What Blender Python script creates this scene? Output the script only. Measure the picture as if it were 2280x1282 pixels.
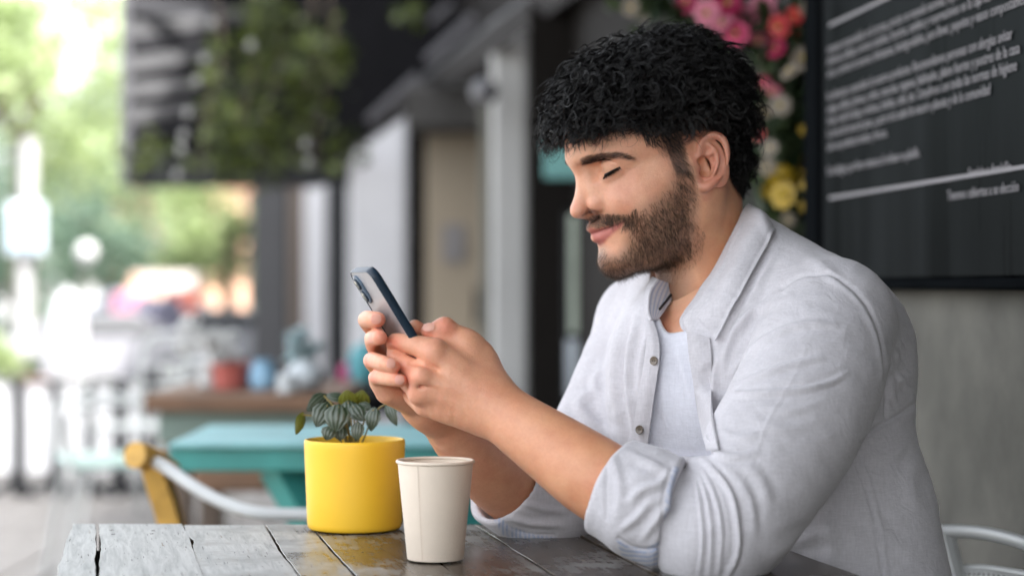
import bpy, bmesh, math, random
import numpy as np
from mathutils import Vector, Matrix, noise

# ------------------------------------------------------------------ camera, world, sun, exposure
scene = bpy.context.scene
for o_ in list(bpy.data.objects):
    bpy.data.objects.remove(o_)
COL = scene.collection
F = 4433.0            # focal length in photograph pixels (70 mm on 36 mm)
ZC = 1.045            # camera height
cam_data = bpy.data.cameras.new('camera')
cam_data.lens = 70.0; cam_data.sensor_width = 36.0
cam_data.clip_start = 0.05; cam_data.clip_end = 600
cam_data.dof.use_dof = True
cam_data.dof.focus_distance = 2.25
cam_data.dof.aperture_fstop = 2.4
cam_data.dof.aperture_blades = 0
cam = bpy.data.objects.new('camera', cam_data)
cam.location = (0, 0, ZC); cam.rotation_euler = (math.radians(90), 0, 0)
COL.objects.link(cam); scene.camera = cam

SUN_AZ = math.radians(130); SUN_EL = math.radians(55)     # direction the light comes from (x east = right)
world = bpy.data.worlds.new('World'); scene.world = world; world.use_nodes = True
wn = world.node_tree; wn.nodes.clear()
w_out = wn.nodes.new('ShaderNodeOutputWorld'); w_bg = wn.nodes.new('ShaderNodeBackground')
w_sky = wn.nodes.new('ShaderNodeTexSky'); w_sky.sky_type = 'NISHITA'; w_sky.sun_disc = False
w_sky.sun_elevation = SUN_EL; w_sky.sun_rotation = SUN_AZ
w_sky.air_density = 1.0; w_sky.dust_density = 4.0; w_sky.ozone_density = 0.6
w_hs = wn.nodes.new('ShaderNodeHueSaturation'); w_hs.inputs['Saturation'].default_value = 0.24
wn.links.new(w_sky.outputs[0], w_hs.inputs['Color'])
wn.links.new(w_hs.outputs[0], w_bg.inputs[0]); w_bg.inputs[1].default_value = 0.15
wn.links.new(w_bg.outputs[0], w_out.inputs[0])
sun_data = bpy.data.lights.new('sun', 'SUN'); sun_data.energy = 2.2; sun_data.angle = math.radians(.5)
sun_data.color = (1.0, 0.97, 0.93)
sun = bpy.data.objects.new('sun', sun_data); COL.objects.link(sun)
sd = Vector((math.sin(SUN_AZ) * math.cos(SUN_EL), math.cos(SUN_AZ) * math.cos(SUN_EL), math.sin(SUN_EL)))
sun.rotation_euler = sd.to_track_quat('Z', 'Y').to_euler(); sun.location = (-4, -3, 6)
vs = scene.view_settings
scene.display_settings.display_device = 'sRGB'
vs.view_transform = 'Standard'; vs.look = 'None'; vs.exposure = 2.7; vs.gamma = 1.0; vs.use_curve_mapping = False
cy = scene.cycles
cy.use_denoising = True
try: cy.denoiser = 'OPENIMAGEDENOISE'
except Exception: pass
cy.max_bounces = 8; cy.diffuse_bounces = 4; cy.glossy_bounces = 3; cy.transmission_bounces = 6; cy.transparent_max_bounces = 16
cy.sample_clamp_indirect = 8; cy.caustics_reflective = False; cy.caustics_refractive = False

# ------------------------------------------------------------------ helpers
def P(x, y, Y):
    """a point in the place, at distance Y, seen at photograph pixel x, y"""
    return np.array([(x - 1140.0) * Y / F, Y, ZC - (y - 641.0) * Y / F])
def proj(v):
    v = np.asarray(v, float)
    return np.stack([1140 + F * v[..., 0] / v[..., 1], 641 - F * (v[..., 2] - ZC) / v[..., 1]], -1)

def tag(o, label=None, cat=None, group=None, kind=None):
    if label: o['label'] = label
    if cat: o['category'] = cat
    if group: o['group'] = group
    if kind: o['kind'] = kind
    return o
def empty(name, loc=(0, 0, 0), rz=0.0):
    o = bpy.data.objects.new(name, None); o.location = loc; o.rotation_euler = (0, 0, rz)
    o.empty_display_size = 0.05
    COL.objects.link(o); return o
def link(name, me, parent=None, keep=True):
    o = bpy.data.objects.new(name, me); COL.objects.link(o)
    if parent is not None:
        o.parent = parent
        if keep:
            # shapes are made in world coordinates: undo only the thing's own placing
            o.matrix_parent_inverse = parent.matrix_basis.inverted() if parent.parent is None else Matrix.Identity(4)
    return o
def mesh_np(name, V, Q, mat=None, smooth=True):
    """V (n,3); Q list or array of polygons"""
    me = bpy.data.meshes.new(name)
    V = np.asarray(V, np.float32)
    if isinstance(Q, np.ndarray):
        n = Q.shape[1]; m = len(Q)
        me.vertices.add(len(V)); me.vertices.foreach_set('co', V.ravel())
        me.loops.add(m * n); me.loops.foreach_set('vertex_index', Q.astype(np.int32).ravel())
        me.polygons.add(m)
        me.polygons.foreach_set('loop_start', np.arange(0, m * n, n, dtype=np.int32))
        me.polygons.foreach_set('loop_total', np.full(m, n, np.int32))
    else:
        me.from_pydata([tuple(map(float, v)) for v in V], [], [tuple(int(i) for i in q) for q in Q])
    me.update(calc_edges=True); me.validate()
    if smooth:
        me.polygons.foreach_set('use_smooth', np.ones(len(me.polygons), bool))
    if mat: me.materials.append(mat)
    return me
def vec_attr(me, name, arr):
    a = me.attributes.new(name, 'FLOAT_COLOR', 'POINT')
    A = np.ones((len(me.vertices), 4), np.float32); A[:, :arr.shape[1]] = arr
    a.data.foreach_set('color', A.ravel())
def float_attr(me, name, arr):
    a = me.attributes.new(name, 'FLOAT', 'POINT'); a.data.foreach_set('value', np.asarray(arr, np.float32))

def catmull(pts, n):
    """smooth resample of a polyline (k,d) to n points"""
    p = np.asarray(pts, float); k = len(p)
    if k == 2:
        t = np.linspace(0, 1, n)[:, None]; return p[0] * (1 - t) + p[1] * t
    q = np.vstack([2 * p[0] - p[1], p, 2 * p[-1] - p[-2]])
    t = np.linspace(0, k - 1 - 1e-9, n); i = t.astype(int); f = (t - i)[:, None]
    a, b, c, d = q[i], q[i + 1], q[i + 2], q[i + 3]
    return 0.5 * ((2 * b) + (-a + c) * f + (2 * a - 5 * b + 4 * c - d) * f * f + (-a + 3 * b - 3 * c + d) * f ** 3)

def unit(v): return v / (np.linalg.norm(v, axis=-1, keepdims=True) + 1e-12)
def loft(rows, n, m):
    """rows: list of polylines (k,3); smooth grid n x m"""
    R_ = np.array([catmull(r, m) for r in rows]); return np.stack([catmull(R_[:, j], n) for j in range(m)], 1)
class MB:
    """collects simple shapes into one mesh"""
    def __init__(s): s.V = []; s.Q = []; s.n = 0
    def add(s, V, Q):
        s.V.append(np.asarray(V, float)); s.Q += [[i + s.n for i in q] for q in Q]; s.n += len(V); return s
    def box(s, c, size, rot=None, bev=0.0):
        c = np.asarray(c, float); h = np.asarray(size, float) / 2
        if bev > 0:
            b = min(bev, h.min() * 0.9)
            V = []; 
            for sx in (-1, 1):
                for sy in (-1, 1):
                    for sz in (-1, 1):
                        sg = np.array([sx, sy, sz])
                        for ax in range(3):
                            v = sg * (h - b); v[ax] = sg[ax] * h[ax]; V.append(v)
            V = np.array(V)
            bm = bmesh.new(); vs_ = [bm.verts.new(v) for v in V]
            r = bmesh.ops.convex_hull(bm, input=vs_)
            bm.verts.index_update()
            bm.verts.ensure_lookup_table()
            bmesh.ops.dissolve_limit(bm, angle_limit=0.01, verts=bm.verts, edges=bm.edges)
            bm.verts.index_update()
            V = np.array([v.co[:] for v in bm.verts]); Q = [[v.index for v in f.verts] for f in bm.faces]; bm.free()
        else:
            V = np.array([[x, y, z] for x in (-1, 1) for y in (-1, 1) for z in (-1, 1)]) * h
            Q = [[0, 1, 3, 2], [4, 6, 7, 5], [0, 4, 5, 1], [2, 3, 7, 6], [0, 2, 6, 4], [1, 5, 7, 3]]
        if rot is not None: V = V @ np.asarray(rot).T
        return s.add(V + c, Q)
    def tube(s, pts, r, n=10, res=None, cap=True, flat=1.0):
        p = np.asarray(pts, float); r = np.broadcast_to(np.asarray(r, float), (len(p),)).copy()
        if res:
            pr = catmull(np.hstack([p, r[:, None]]), res); p = pr[:, :3]; r = pr[:, 3]
        V = []; T = np.gradient(p, axis=0); T /= np.linalg.norm(T, axis=1)[:, None] + 1e-12
        up = np.array([0, 0, 1.]) if abs(T[0][2]) < 0.9 else np.array([1., 0, 0])
        A = np.cross(T[0], up); A /= np.linalg.norm(A)
        ang = np.linspace(0, 2 * np.pi, n, endpoint=False)
        for i in range(len(p)):
            A = A - T[i] * (A @ T[i]); A /= np.linalg.norm(A) + 1e-12; B = np.cross(T[i], A)
            V.append(p[i] + r[i] * (np.cos(ang)[:, None] * A + flat * np.sin(ang)[:, None] * B))
        V = np.vstack(V); m = len(p); Q = []
        for i in range(m - 1):
            for j in range(n):
                k = (j + 1) % n; Q.append([i * n + j, i * n + k, (i + 1) * n + k, (i + 1) * n + j])
        if cap: Q += [list(range(n))[::-1], list(range((m - 1) * n, m * n))]
        return s.add(V, Q)
    def lathe(s, c, prof, n=48, cap=False):
        """prof list of (r, z)"""
        ang = np.linspace(0, 2 * np.pi, n, endpoint=False); V = []; Q = []
        for r, z in prof: V += [[c[0] + r * math.cos(a), c[1] + r * math.sin(a), c[2] + z] for a in ang]
        for i in range(len(prof) - 1):
            for j in range(n):
                k = (j + 1) % n; Q.append([i * n + j, i * n + k, (i + 1) * n + k, (i + 1) * n + j])
        if cap: Q += [list(range(n))[::-1], list(range((len(prof) - 1) * n, len(prof) * n))]
        return s.add(V, Q)
    def sphere(s, c, r, n=12, m=8, sc=(1, 1, 1)):
        pr = [(max(1e-5, r * math.sin(t)), -r * math.cos(t)) for t in np.linspace(0, math.pi, m)]
        a0 = s.n; s.lathe((0, 0, 0), pr, n); s.V[-1] = s.V[-1] * np.array(sc) + np.asarray(c, float); return s
    def grid(s, G, thick=0.0, closed=False):
        """G (a,b,3) sheet; thick gives it a real thickness along its normal"""
        G = np.asarray(G, float); a, b = G.shape[:2]
        du = np.gradient(G, axis=0); dv = np.gradient(G, axis=1); N = np.cross(du, dv)
        N /= np.linalg.norm(N, axis=2)[..., None] + 1e-12
        idx = np.arange(a * b).reshape(a, b)
        q = np.stack([idx[:-1, :-1], idx[1:, :-1], idx[1:, 1:], idx[:-1, 1:]], -1).reshape(-1, 4)
        if not thick: return s.add(G.reshape(-1, 3), q.tolist())
        V = np.vstack([(G + N * thick / 2).reshape(-1, 3), (G - N * thick / 2).reshape(-1, 3)])
        Q = q.tolist() + (q[:, ::-1] + a * b).tolist()
        rim = list(idx[0, :]) + list(idx[1:, -1]) + list(idx[-1, ::-1][1:]) + list(idx[::-1, 0][1:])
        for i in range(len(rim) - 1):
            Q.append([rim[i + 1], rim[i], rim[i] + a * b, rim[i + 1] + a * b])
        return s.add(V, Q)
    def mesh(s, name, mat=None, smooth=True, angle=None):
        V = np.vstack(s.V); me = mesh_np(name, V, s.Q, mat, smooth)
        if angle: me.set_sharp_from_angle(angle=math.radians(angle))
        return me
    def build(s, name, mat=None, parent=None, smooth=True, angle=35):
        return link(name, s.mesh(name, mat, smooth, angle), parent)

# ------------------------------------------------------------------ materials
def new_mat(name):
    m = bpy.data.materials.new(name); m.use_nodes = True
    return m, m.node_tree, m.node_tree.nodes['Principled BSDF']
def NN(nt, typ, **kw):
    n = nt.nodes.new(typ)
    for k, v in kw.items():
        if k.startswith('_'): setattr(n, k[1:], v)
        else: n.inputs[k.replace('__', ' ')].default_value = v
    return n
def ramp(nt, fac, stops, interp='LINEAR'):
    r = nt.nodes.new('ShaderNodeValToRGB'); r.color_ramp.interpolation = interp
    e = r.color_ramp.elements
    while len(e) > 1: e.remove(e[-1])
    e[0].position = stops[0][0]; e[0].color = (*stops[0][1], 1)
    for p, c in stops[1:]:
        x = e.new(p); x.color = (*c, 1)
    if fac is not None: nt.links.new(fac, r.inputs[0])
    return r
def mix(nt, fac, a, b, blend='MIX'):
    m = nt.nodes.new('ShaderNodeMix'); m.data_type = 'RGBA'; m.blend_type = blend
    for sock, v in ((m.inputs[0], fac), (m.inputs[6], a), (m.inputs[7], b)):
        if isinstance(v, bpy.types.NodeSocket): nt.links.new(v, sock)
        elif isinstance(v, (int, float)): sock.default_value = v
        else: sock.default_value = (*v, 1)
    return m.outputs[2]
def bump(nt, b, h, strength=0.3, dist=0.002):
    n = nt.nodes.new('ShaderNodeBump'); n.inputs['Strength'].default_value = strength; n.inputs['Distance'].default_value = dist
    nt.links.new(h, n.inputs['Height']); nt.links.new(n.outputs[0], b.inputs['Normal']); return n
def surf(name, col, rough=0.6, metal=0.0, var=0.15, scale=8.0, bumps=0.0, bscale=60.0, spec=0.5, coords='Object', **kw):
    """plain surface with a little uneven tone, wear and relief"""
    m, nt, b = new_mat(name)
    tc = nt.nodes.new('ShaderNodeTexCoord'); co = tc.outputs[coords]
    no = NN(nt, 'ShaderNodeTexNoise', Scale=scale, Detail=6.0, Roughness=0.6); nt.links.new(co, no.inputs['Vector'])
    c = np.array(col)
    r = ramp(nt, no.outputs['Fac'], [(0.3, tuple(c * (1 - var))), (0.7, tuple(np.minimum(c * (1 + var), 1)))])
    nt.links.new(r.outputs[0], b.inputs['Base Color'])
    b.inputs['Roughness'].default_value = rough; b.inputs['Metallic'].default_value = metal
    b.inputs['Specular IOR Level'].default_value = spec
    if bumps:
        n2 = NN(nt, 'ShaderNodeTexNoise', Scale=bscale, Detail=4.0); nt.links.new(co, n2.inputs['Vector'])
        bump(nt, b, n2.outputs['Fac'], bumps, 0.003)
    for k, v in kw.items(): b.inputs[k.replace('__', ' ')].default_value = v
    return m
# ------------------------------------------------------------------ sculpting: smooth distance fields meshed as one continuous surface
def smin(a, b, k):
    h = np.maximum(k - np.abs(a - b), 0) / k
    return np.minimum(a, b) - h * h * k * 0.25
class Sculpt:
    def __init__(s): s.ops = []
    def _add(s, fn, c, R, mode, k): s.ops.append((fn, np.asarray(c, np.float32), float(R), mode, float(k))); return s
    def ell(s, c, r, k=.008, mode='+', rot=None, mirror=False):
        c = np.asarray(c, np.float32); r = np.asarray(r, np.float32) * np.ones(3, np.float32)
        Rm = None if rot is None else np.asarray(rot, np.float32)
        def fn(p):
            q = p - c
            if Rm is not None: q = q @ Rm.T
            a = np.sqrt(((q / r) ** 2).sum(1)) + 1e-9; b = np.sqrt(((q / (r * r)) ** 2).sum(1)) + 1e-9
            return a * (a - 1) / b
        s._add(fn, c, r.max(), mode, k)
        if mirror: s._mir(fn, c, r.max(), mode, k)
        return s
    def _mir(s, fn, c, R, mode, k):
        c2 = np.array(c, np.float32); c2[1] *= -1
        def f2(p):
            q = p.copy(); q[:, 1] *= -1; return fn(q)
        s._add(f2, c2, R, mode, k)
    def tube(s, pts, rad, k=.006, mode='+', res=None, mirror=False, flat=None):
        p = np.asarray(pts, float); r = np.broadcast_to(np.asarray(rad, float), (len(p),))
        pr = np.hstack([p, r[:, None]])
        if res: pr = catmull(pr, res)
        pr = pr.astype(np.float32)
        c = pr[:, :3].mean(0); R = (np.linalg.norm(pr[:, :3] - c, axis=1) + pr[:, 3]).max()
        def fn(q):
            D = np.full(len(q), 9., np.float32)
            for i in range(len(pr) - 1):
                a = pr[i, :3]; ba = pr[i + 1, :3] - a; l2 = max(float(ba @ ba), 1e-12)
                pa = q - a; t = np.clip(pa @ ba / l2, 0, 1)
                d = pa - t[:, None] * ba
                D = np.minimum(D, np.sqrt((d * d).sum(1)) - (pr[i, 3] + t * (pr[i + 1, 3] - pr[i, 3])))
            return D
        s._add(fn, c, R, mode, k)
        if mirror: s._mir(fn, c, R, mode, k)
        return s
    def fn(s, f, c, R, mode='+', k=.005): return s._add(f, c, R, mode, k)
    def _apply(s, D, d, mode, k):
        if mode == '+': return smin(D, d, k)
        if mode == '-': return -smin(-D, d, k)
        if mode == '&': return -smin(-D, -d, k)
    def eval(s, p):
        D = np.full(len(p), 9., np.float32)
        for fn, c, R, mode, k in s.ops: D = s._apply(D, fn(p), mode, k)
        return D
    def mesh(s, lo, hi, h, B=8):
        lo = np.asarray(lo, np.float32); n = np.ceil((np.asarray(hi) - lo) / h / B).astype(int)
        bi = np.stack(np.meshgrid(*[np.arange(a) for a in n], indexing='ij'), -1).reshape(-1, 3)
        hd = B * h * 0.87
        ctr = (lo + (bi + 0.5) * B * h - h / 2).astype(np.float32)
        Dc = np.full(len(ctr), 9., np.float32)
        for fn, c, R, mode, k in s.ops:
            LB = np.linalg.norm(ctr - c, axis=1) - R
            if mode == '&': m = np.ones(len(ctr), bool)
            else: m = LB < 0.05 + 4 * hd
            if m.any(): Dc[m] = s._apply(Dc[m], fn(ctr[m]), mode, k)
        act = np.abs(Dc) < hd * 1.7 + 0.003
        D = np.where(Dc > 0, 1., -1.).astype(np.float32).reshape(*n)
        D = np.repeat(np.repeat(np.repeat(D, B, 0), B, 1), B, 2)
        A = bi[act]; cA = ctr[act]; dA = Dc[act]
        off = np.stack(np.meshgrid(*[np.arange(B)] * 3, indexing='ij'), -1).reshape(-1, 3)
        node = (A[:, None, :] * B + off[None])
        pts = (lo + node * h).astype(np.float32)
        W = np.full(pts.shape[:2], 9., np.float32)
        for fn, c, R, mode, k in s.ops:
            LB = np.linalg.norm(cA - c, axis=1) - R
            m = LB < (np.maximum(np.abs(dA), 0) + 2 * hd + 2 * k if mode == '+' else 3 * hd + k)
            if mode == '&': m = np.ones(len(cA), bool)
            if not m.any(): continue
            pp = pts[m].reshape(-1, 3)
            W[m] = s._apply(W[m].ravel(), fn(pp), mode, k).reshape(-1, B ** 3)
        D[node[..., 0], node[..., 1], node[..., 2]] = W
        return surface_net(D, lo, h)
def surface_net(D, lo, h):
    S = D < 0
    c = np.zeros([d - 1 for d in D.shape], np.uint8)
    for i in (0, 1):
        for j in (0, 1):
            for k in (0, 1):
                c += S[i:D.shape[0] - 1 + i, j:D.shape[1] - 1 + j, k:D.shape[2] - 1 + k]
    cells = np.argwhere((c > 0) & (c < 8)); vid = np.full(c.shape, -1, np.int32)
    vid[tuple(cells.T)] = np.arange(len(cells))
    cor = np.array([[i, j, k] for i in (0, 1) for j in (0, 1) for k in (0, 1)])
    vals = np.stack([D[tuple((cells + o).T)] for o in cor], 1)
    acc = np.zeros((len(cells), 3)); cnt = np.zeros(len(cells))
    for a in range(8):
        for ax in range(3):
            if cor[a][ax] == 0:
                o = cor[a].copy(); o[ax] = 1; b = o[0] * 4 + o[1] * 2 + o[2]
                va, vb = vals[:, a], vals[:, b]; m = (va < 0) != (vb < 0)
                t = np.where(m, va / np.where(m, va - vb, 1), 0)
                pt = np.repeat(cor[a][None].astype(float), len(cells), 0); pt[:, ax] = t
                acc[m] += pt[m]; cnt[m] += 1
    V = lo + (cells + acc / cnt[:, None]) * h
    Q = []
    for ax in range(3):
        u, v = (ax + 1) % 3, (ax + 2) % 3
        s0 = [slice(None)] * 3; s1 = [slice(None)] * 3; s0[ax] = slice(0, -1); s1[ax] = slice(1, None)
        X = S[tuple(s0)] != S[tuple(s1)]
        e = np.argwhere(X)
        e = e[(e[:, u] > 0) & (e[:, v] > 0) & (e[:, u] < c.shape[u]) & (e[:, v] < c.shape[v])]
        q = []
        for du, dv in ((1, 1), (0, 1), (0, 0), (1, 0)):
            w = e.copy(); w[:, u] -= du; w[:, v] -= dv; q.append(vid[tuple(w.T)])
        q = np.stack(q, 1); ins = S[tuple(e.T)]
        q[~ins] = q[~ins][:, ::-1]; Q.append(q)
    Q = np.vstack(Q); Q = Q[(Q >= 0).all(1)]
    return V, Q
def relax(V, Q, it=1, lam=0.5):
    e = np.vstack([Q[:, [0, 1]], Q[:, [1, 2]], Q[:, [2, 3]], Q[:, [3, 0]]]); n = len(V)
    for _ in range(it):
        acc = np.zeros_like(V); cnt = np.bincount(e.ravel(), minlength=n)[:, None]
        for ax in range(3):
            acc[:, ax] = np.bincount(e[:, 0], V[e[:, 1], ax], n) + np.bincount(e[:, 1], V[e[:, 0], ax], n)
        V = V * (1 - lam) + lam * acc / np.maximum(cnt, 1)
    return V
def normals(V, Q):
    fn = np.cross(V[Q[:, 2]] - V[Q[:, 0]], V[Q[:, 3]] - V[Q[:, 1]])
    N = np.zeros_like(V)
    for j in range(4):
        for ax in range(3): N[:, ax] += np.bincount(Q[:, j], fn[:, ax], len(V))
    return N / (np.linalg.norm(N, axis=1)[:, None] + 1e-12)
def seg_dist(p, line):
    """distance of 2D/3D points to a polyline, and the parameter 0..1 along it"""
    L = np.asarray(line, float); best = np.full(len(p), 1e9); tt = np.zeros(len(p)); m = len(L) - 1
    for i in range(m):
        a = L[i]; ba = L[i + 1] - a; t = np.clip((p - a) @ ba / max(ba @ ba, 1e-12), 0, 1)
        d = np.linalg.norm(p - a - t[:, None] * ba, axis=1); k = d < best
        best[k] = d[k]; tt[k] = (i + t[k]) / m
    return best, tt
def in_poly(p, poly):
    x, y = p[:, 0], p[:, 1]; r = np.zeros(len(p), bool); q = np.asarray(poly, float); j = len(q) - 1
    for i in range(len(q)):
        xi, yi = q[i]; xj, yj = q[j]
        k = ((yi > y) != (yj > y)) & (x < (xj - xi) * (y - yi) / (yj - yi + 1e-12) + xi)
        r ^= k; j = i
    return r
def poly_sd(p, poly):
    q = list(map(tuple, poly)); d, _ = seg_dist(p, q + [q[0]]); i = in_poly(p, poly)
    return np.where(i, -d, d)

def largest(V, Q):
    """keep the largest connected piece"""
    lab = np.arange(len(V)); e = np.vstack([Q[:, [0, 1]], Q[:, [1, 2]], Q[:, [2, 3]]])
    while True:
        m = np.minimum(lab[e[:, 0]], lab[e[:, 1]]); n = lab.copy()
        np.minimum.at(n, e[:, 0], m); np.minimum.at(n, e[:, 1], m); n = n[n]
        if (n == lab).all(): break
        lab = n
    k = np.bincount(lab).argmax(); keep = lab == k; idx = np.cumsum(keep) - 1
    q = Q[keep[Q].all(1)]; return V[keep], idx[q]
# ================================================================== THE PLACE
# facade line: X = 1.0 - .1218 Y, running away from the camera on the right
def fx(Y): return 1.0 - .1218 * Y
FT = np.array([.1209, -.9927, 0.]); FNm = np.array([-.9927, -.1209, 0.])
def slab(x0, x1, y0, y1, Y, th=.2, bev=.01):
    """an upright block seen between those pixels at distance Y, th thick, away from the camera"""
    a = P(x0, y1, Y); b = P(x1, y0, Y)
    return MB().box(((a[0] + b[0]) / 2, Y + th / 2, (a[2] + b[2]) / 2), (b[0] - a[0], th, b[2] - a[2]), bev=bev)
FLOOR_Y = 0.0
def px_floor(Y): return 641 + ZC * F / Y

m_paving = surf('street_paving', (.20, .195, .19), rough=.85, var=.12, scale=1.5, bumps=.3, bscale=25)
m_deck = surf('deck_board', (.23, .215, .20), rough=.75, var=.25, scale=3, bumps=.3, bscale=40)
m_conc = surf('raw_concrete', (.098, .094, .080), rough=.9, var=.42, scale=4.5, bumps=.5, bscale=14)
m_black = surf('black_metal', (.007, .008, .010), spec=.25, rough=.45, var=.2)
m_blackfab = surf('black_awning_fabric', (.004, .004, .005), spec=.1, rough=.8, var=.3)
m_darkwall = surf('dark_painted_wall', (.0075, .006, .005), spec=.15, rough=.8, var=.4, scale=2)
m_pillar = surf('pale_plaster', (.44, .44, .43), rough=.85, var=.10, scale=1.5, bumps=.3)
m_pale = surf('white_plaster', (.60, .60, .62), rough=.85, var=.06)
m_beige = surf('beige_door_paint', (.26, .215, .155), rough=.6, var=.10, scale=2)
m_brown = surf('brown_wood', (.16, .085, .045), rough=.55, var=.25, scale=6)
m_teal = surf('teal_paint', (.045, .27, .255), rough=.45, var=.22, scale=7, bumps=.2)
m_tealpale = surf('pale_teal_paint', (.20, .45, .47), rough=.4, var=.2, scale=7)
m_white = surf('white_metal', (.44, .455, .45), rough=.35, var=.06)
m_palegreen = surf('pale_green_metal', (.36, .50, .46), rough=.35, var=.08)
m_yellowcane = surf('yellow_woven_cane', (.62, .36, .08), rough=.6, var=.2, scale=40, bumps=.6, bscale=160)
m_trunk = surf('bark', (.09, .07, .05), rough=.9, var=.3)
m_glass, _nt, _b = new_mat('dark_window_glass'); _b.inputs['Base Color'].default_value = (.02, .022, .024, 1); _b.inputs['Roughness'].default_value = .08

# ground
o = MB().box((0, 60, -.06), (240, 260, .08)).build('street_ground', m_paving); tag(o, kind='structure')
o = MB().box((-1.3, 6.0, -.015), (5.4, 18.0, .03)).build('deck_base', m_darkwall); tag(o, kind='structure')
deck = empty('deck_floor', (0, 0, 0)); tag(deck, kind='structure')
bme = MB().box((0, 0, 0), (.142, 12.0, .03), bev=.004).mesh('deck_board', m_deck)
for k in range(34):
    o = link('deck_board' if k == 0 else 'deck_board.%03d' % k, bme, deck, keep=False)
    o.location = (-3.95 + k * .150, 9.0 + (k % 3) * .02, .016 + (k * 7 % 5) * .0006)

# the shop building on the right
bld = empty('shop_building', (fx(3), 3, 0)); tag(bld, 'dark shop front with pale plaster pillars behind the seated man', 'building')
def fwall(Y0, Y1, z0, z1, off=0., th=.3):
    a = np.array([fx(Y0), Y0, 0]) + FNm * off; b = np.array([fx(Y1), Y1, 0]) + FNm * off; c = (a + b) / 2; L = np.linalg.norm(b - a)
    R_ = np.stack([FT, -FNm, np.array([0, 0, 1.])], 1)
    return MB().box(c - FNm * th / 2 + [0, 0, (z0 + z1) / 2], (L, th, z1 - z0), rot=R_, bev=.004)
fwall(-6, 3.62, -.02, 5.6).build('concrete_wall', m_conc, bld)
fwall(3.62, 40, -.02, 5.6, off=-.10).build('dark_wall', m_darkwall, bld)
# pilasters and openings further along, each standing where it is seen
for n_, x0, x1, y0, Y, th, mt_ in (('pillar', 1092, 1178, 40, 8.3, .35, m_pillar), ('pillar', 775, 905, 190, 15.5, .30, m_pale), ('pillar', 672, 727, 330, 22.0, .3, m_pale)):
    zt = P(1, y0, Y)[2]; a = P(x0, 0, Y)[0]; b = P(x1, 0, Y)[0]
    MB().box(((a + b) / 2, Y + th / 2, zt / 2), (b - a, th, zt), bev=.02).build(n_, mt_, bld)
for n_, x0, x1, y0, Y, th, mt_ in (('door_frame', 908, 948, 250, 10.2, .25, m_darkwall), ('post', 728, 776, 280, 17.5, .2, m_black), ('post', 560, 640, 380, 19.5, .2, surf('grey_post_paint', (.035, .035, .038), var=.1)), ('post', 636, 674, 380, 21., .2, surf('brown_post_paint', (.13, .10, .08), var=.1)), ('door_frame', 1070, 1096, 200, 9.4, .2, surf('olive_frame', (.12, .12, .10)))):
    zt = P(1, y0, Y)[2]; a = P(x0, 0, Y)[0]; b = P(x1, 0, Y)[0]
    MB().box(((a + b) / 2, Y + th / 2, zt / 2), (b - a, th, zt), bev=.01).build(n_, mt_, bld)
door = slab(948, 1072, 290, 1200, 10.0, .06, .004).build('door', m_beige, bld); door['label'] = 'beige door with a faint round emblem'
slab(985, 1035, 500, 585, 9.98, .012, .004).build('emblem', surf('emblem_grey', (.16, .15, .15)), door)
slab(1055, 1062, 640, 720, 9.96, .03, .004).build('handle', m_black, door)
slab(905, 1092, 190, 290, 9.7, .3, .02).build('door_head', surf('door_head_paint', (.018, .016, .014)), bld)
slab(1178, 1500, -60, 1200, 7.2, .1, .004).build('dark_doorway', m_darkwall, bld)
# narrow window inside the dark doorway, its strip of light painted as pale panes
wf = slab(1256, 1312, 470, 900, 7.14, .05, .004).build('window_frame', m_black, bld)
slab(1268, 1300, 478, 742, 7.12, .03, .002).build('pane', surf('pane_light_strip', (.42, .48, .40), rough=.3, var=.25, scale=5), wf)
slab(1262, 1300, 756, 880, 7.12, .03, .002).build('pane', surf('pane_light_strip_low', (.50, .55, .60), rough=.3, var=.2, scale=5), wf)
slab(1398, 1430, 600, 860, 7.12, .03, .002).build('panel', surf('side_panel', (.20, .19, .18)), bld)
# awning beam over the shop front and an unseen roof added to shade the terrace
a = P(1240, -22, 7.0); b = P(728, 362, 16.2)
o = MB().tube([a + (b - a) * -.9, b], [.050, .085], 4, cap=True).build('awning_beam', surf('beam_grey', (.030, .030, .033), rough=.7)); tag(o, 'dark grey diagonal beam running under the black awning', 'beam')
o = MB().box((0.60, 2.6, 2.75), (2.7, 10.2, .06), bev=.01).build('awning_roof', m_blackfab); tag(o, 'unseen black roof added overhead to shade the terrace tables', 'awning')
aw = empty('dark_awning', tuple(P(500, 300, 11))); tag(aw, 'black awning with a slatted end and a straight lower valance, hung with vines', 'awning')
q_ = [(276, -140), (1420, -140), (1225, 2), (728, 364), (700, 414), (276, 414)]
V = [P(x, y, 11.4) for x, y in q_] + [P(x, y, 11.4) + np.array([0, .25, 0]) for x, y in q_]
MB().add(V, [list(range(6))[::-1], list(range(6, 12))] + [[i, (i + 1) % 6, (i + 1) % 6 + 6, i + 6] for i in range(6)]).build('canopy_back', m_blackfab, aw)
slab(276, 775, 372, 412, 10.9, .12, .01).build('valance', m_black, aw)
slab(268, 283, -100, 412, 10.6, .10, .01).build('edge_post', surf('edge_post_grey', (.10, .10, .11)), aw)
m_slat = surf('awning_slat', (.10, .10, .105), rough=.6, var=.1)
m_slatd = surf('awning_slat_dark', (.035, .035, .04), rough=.6, var=.1)
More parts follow.
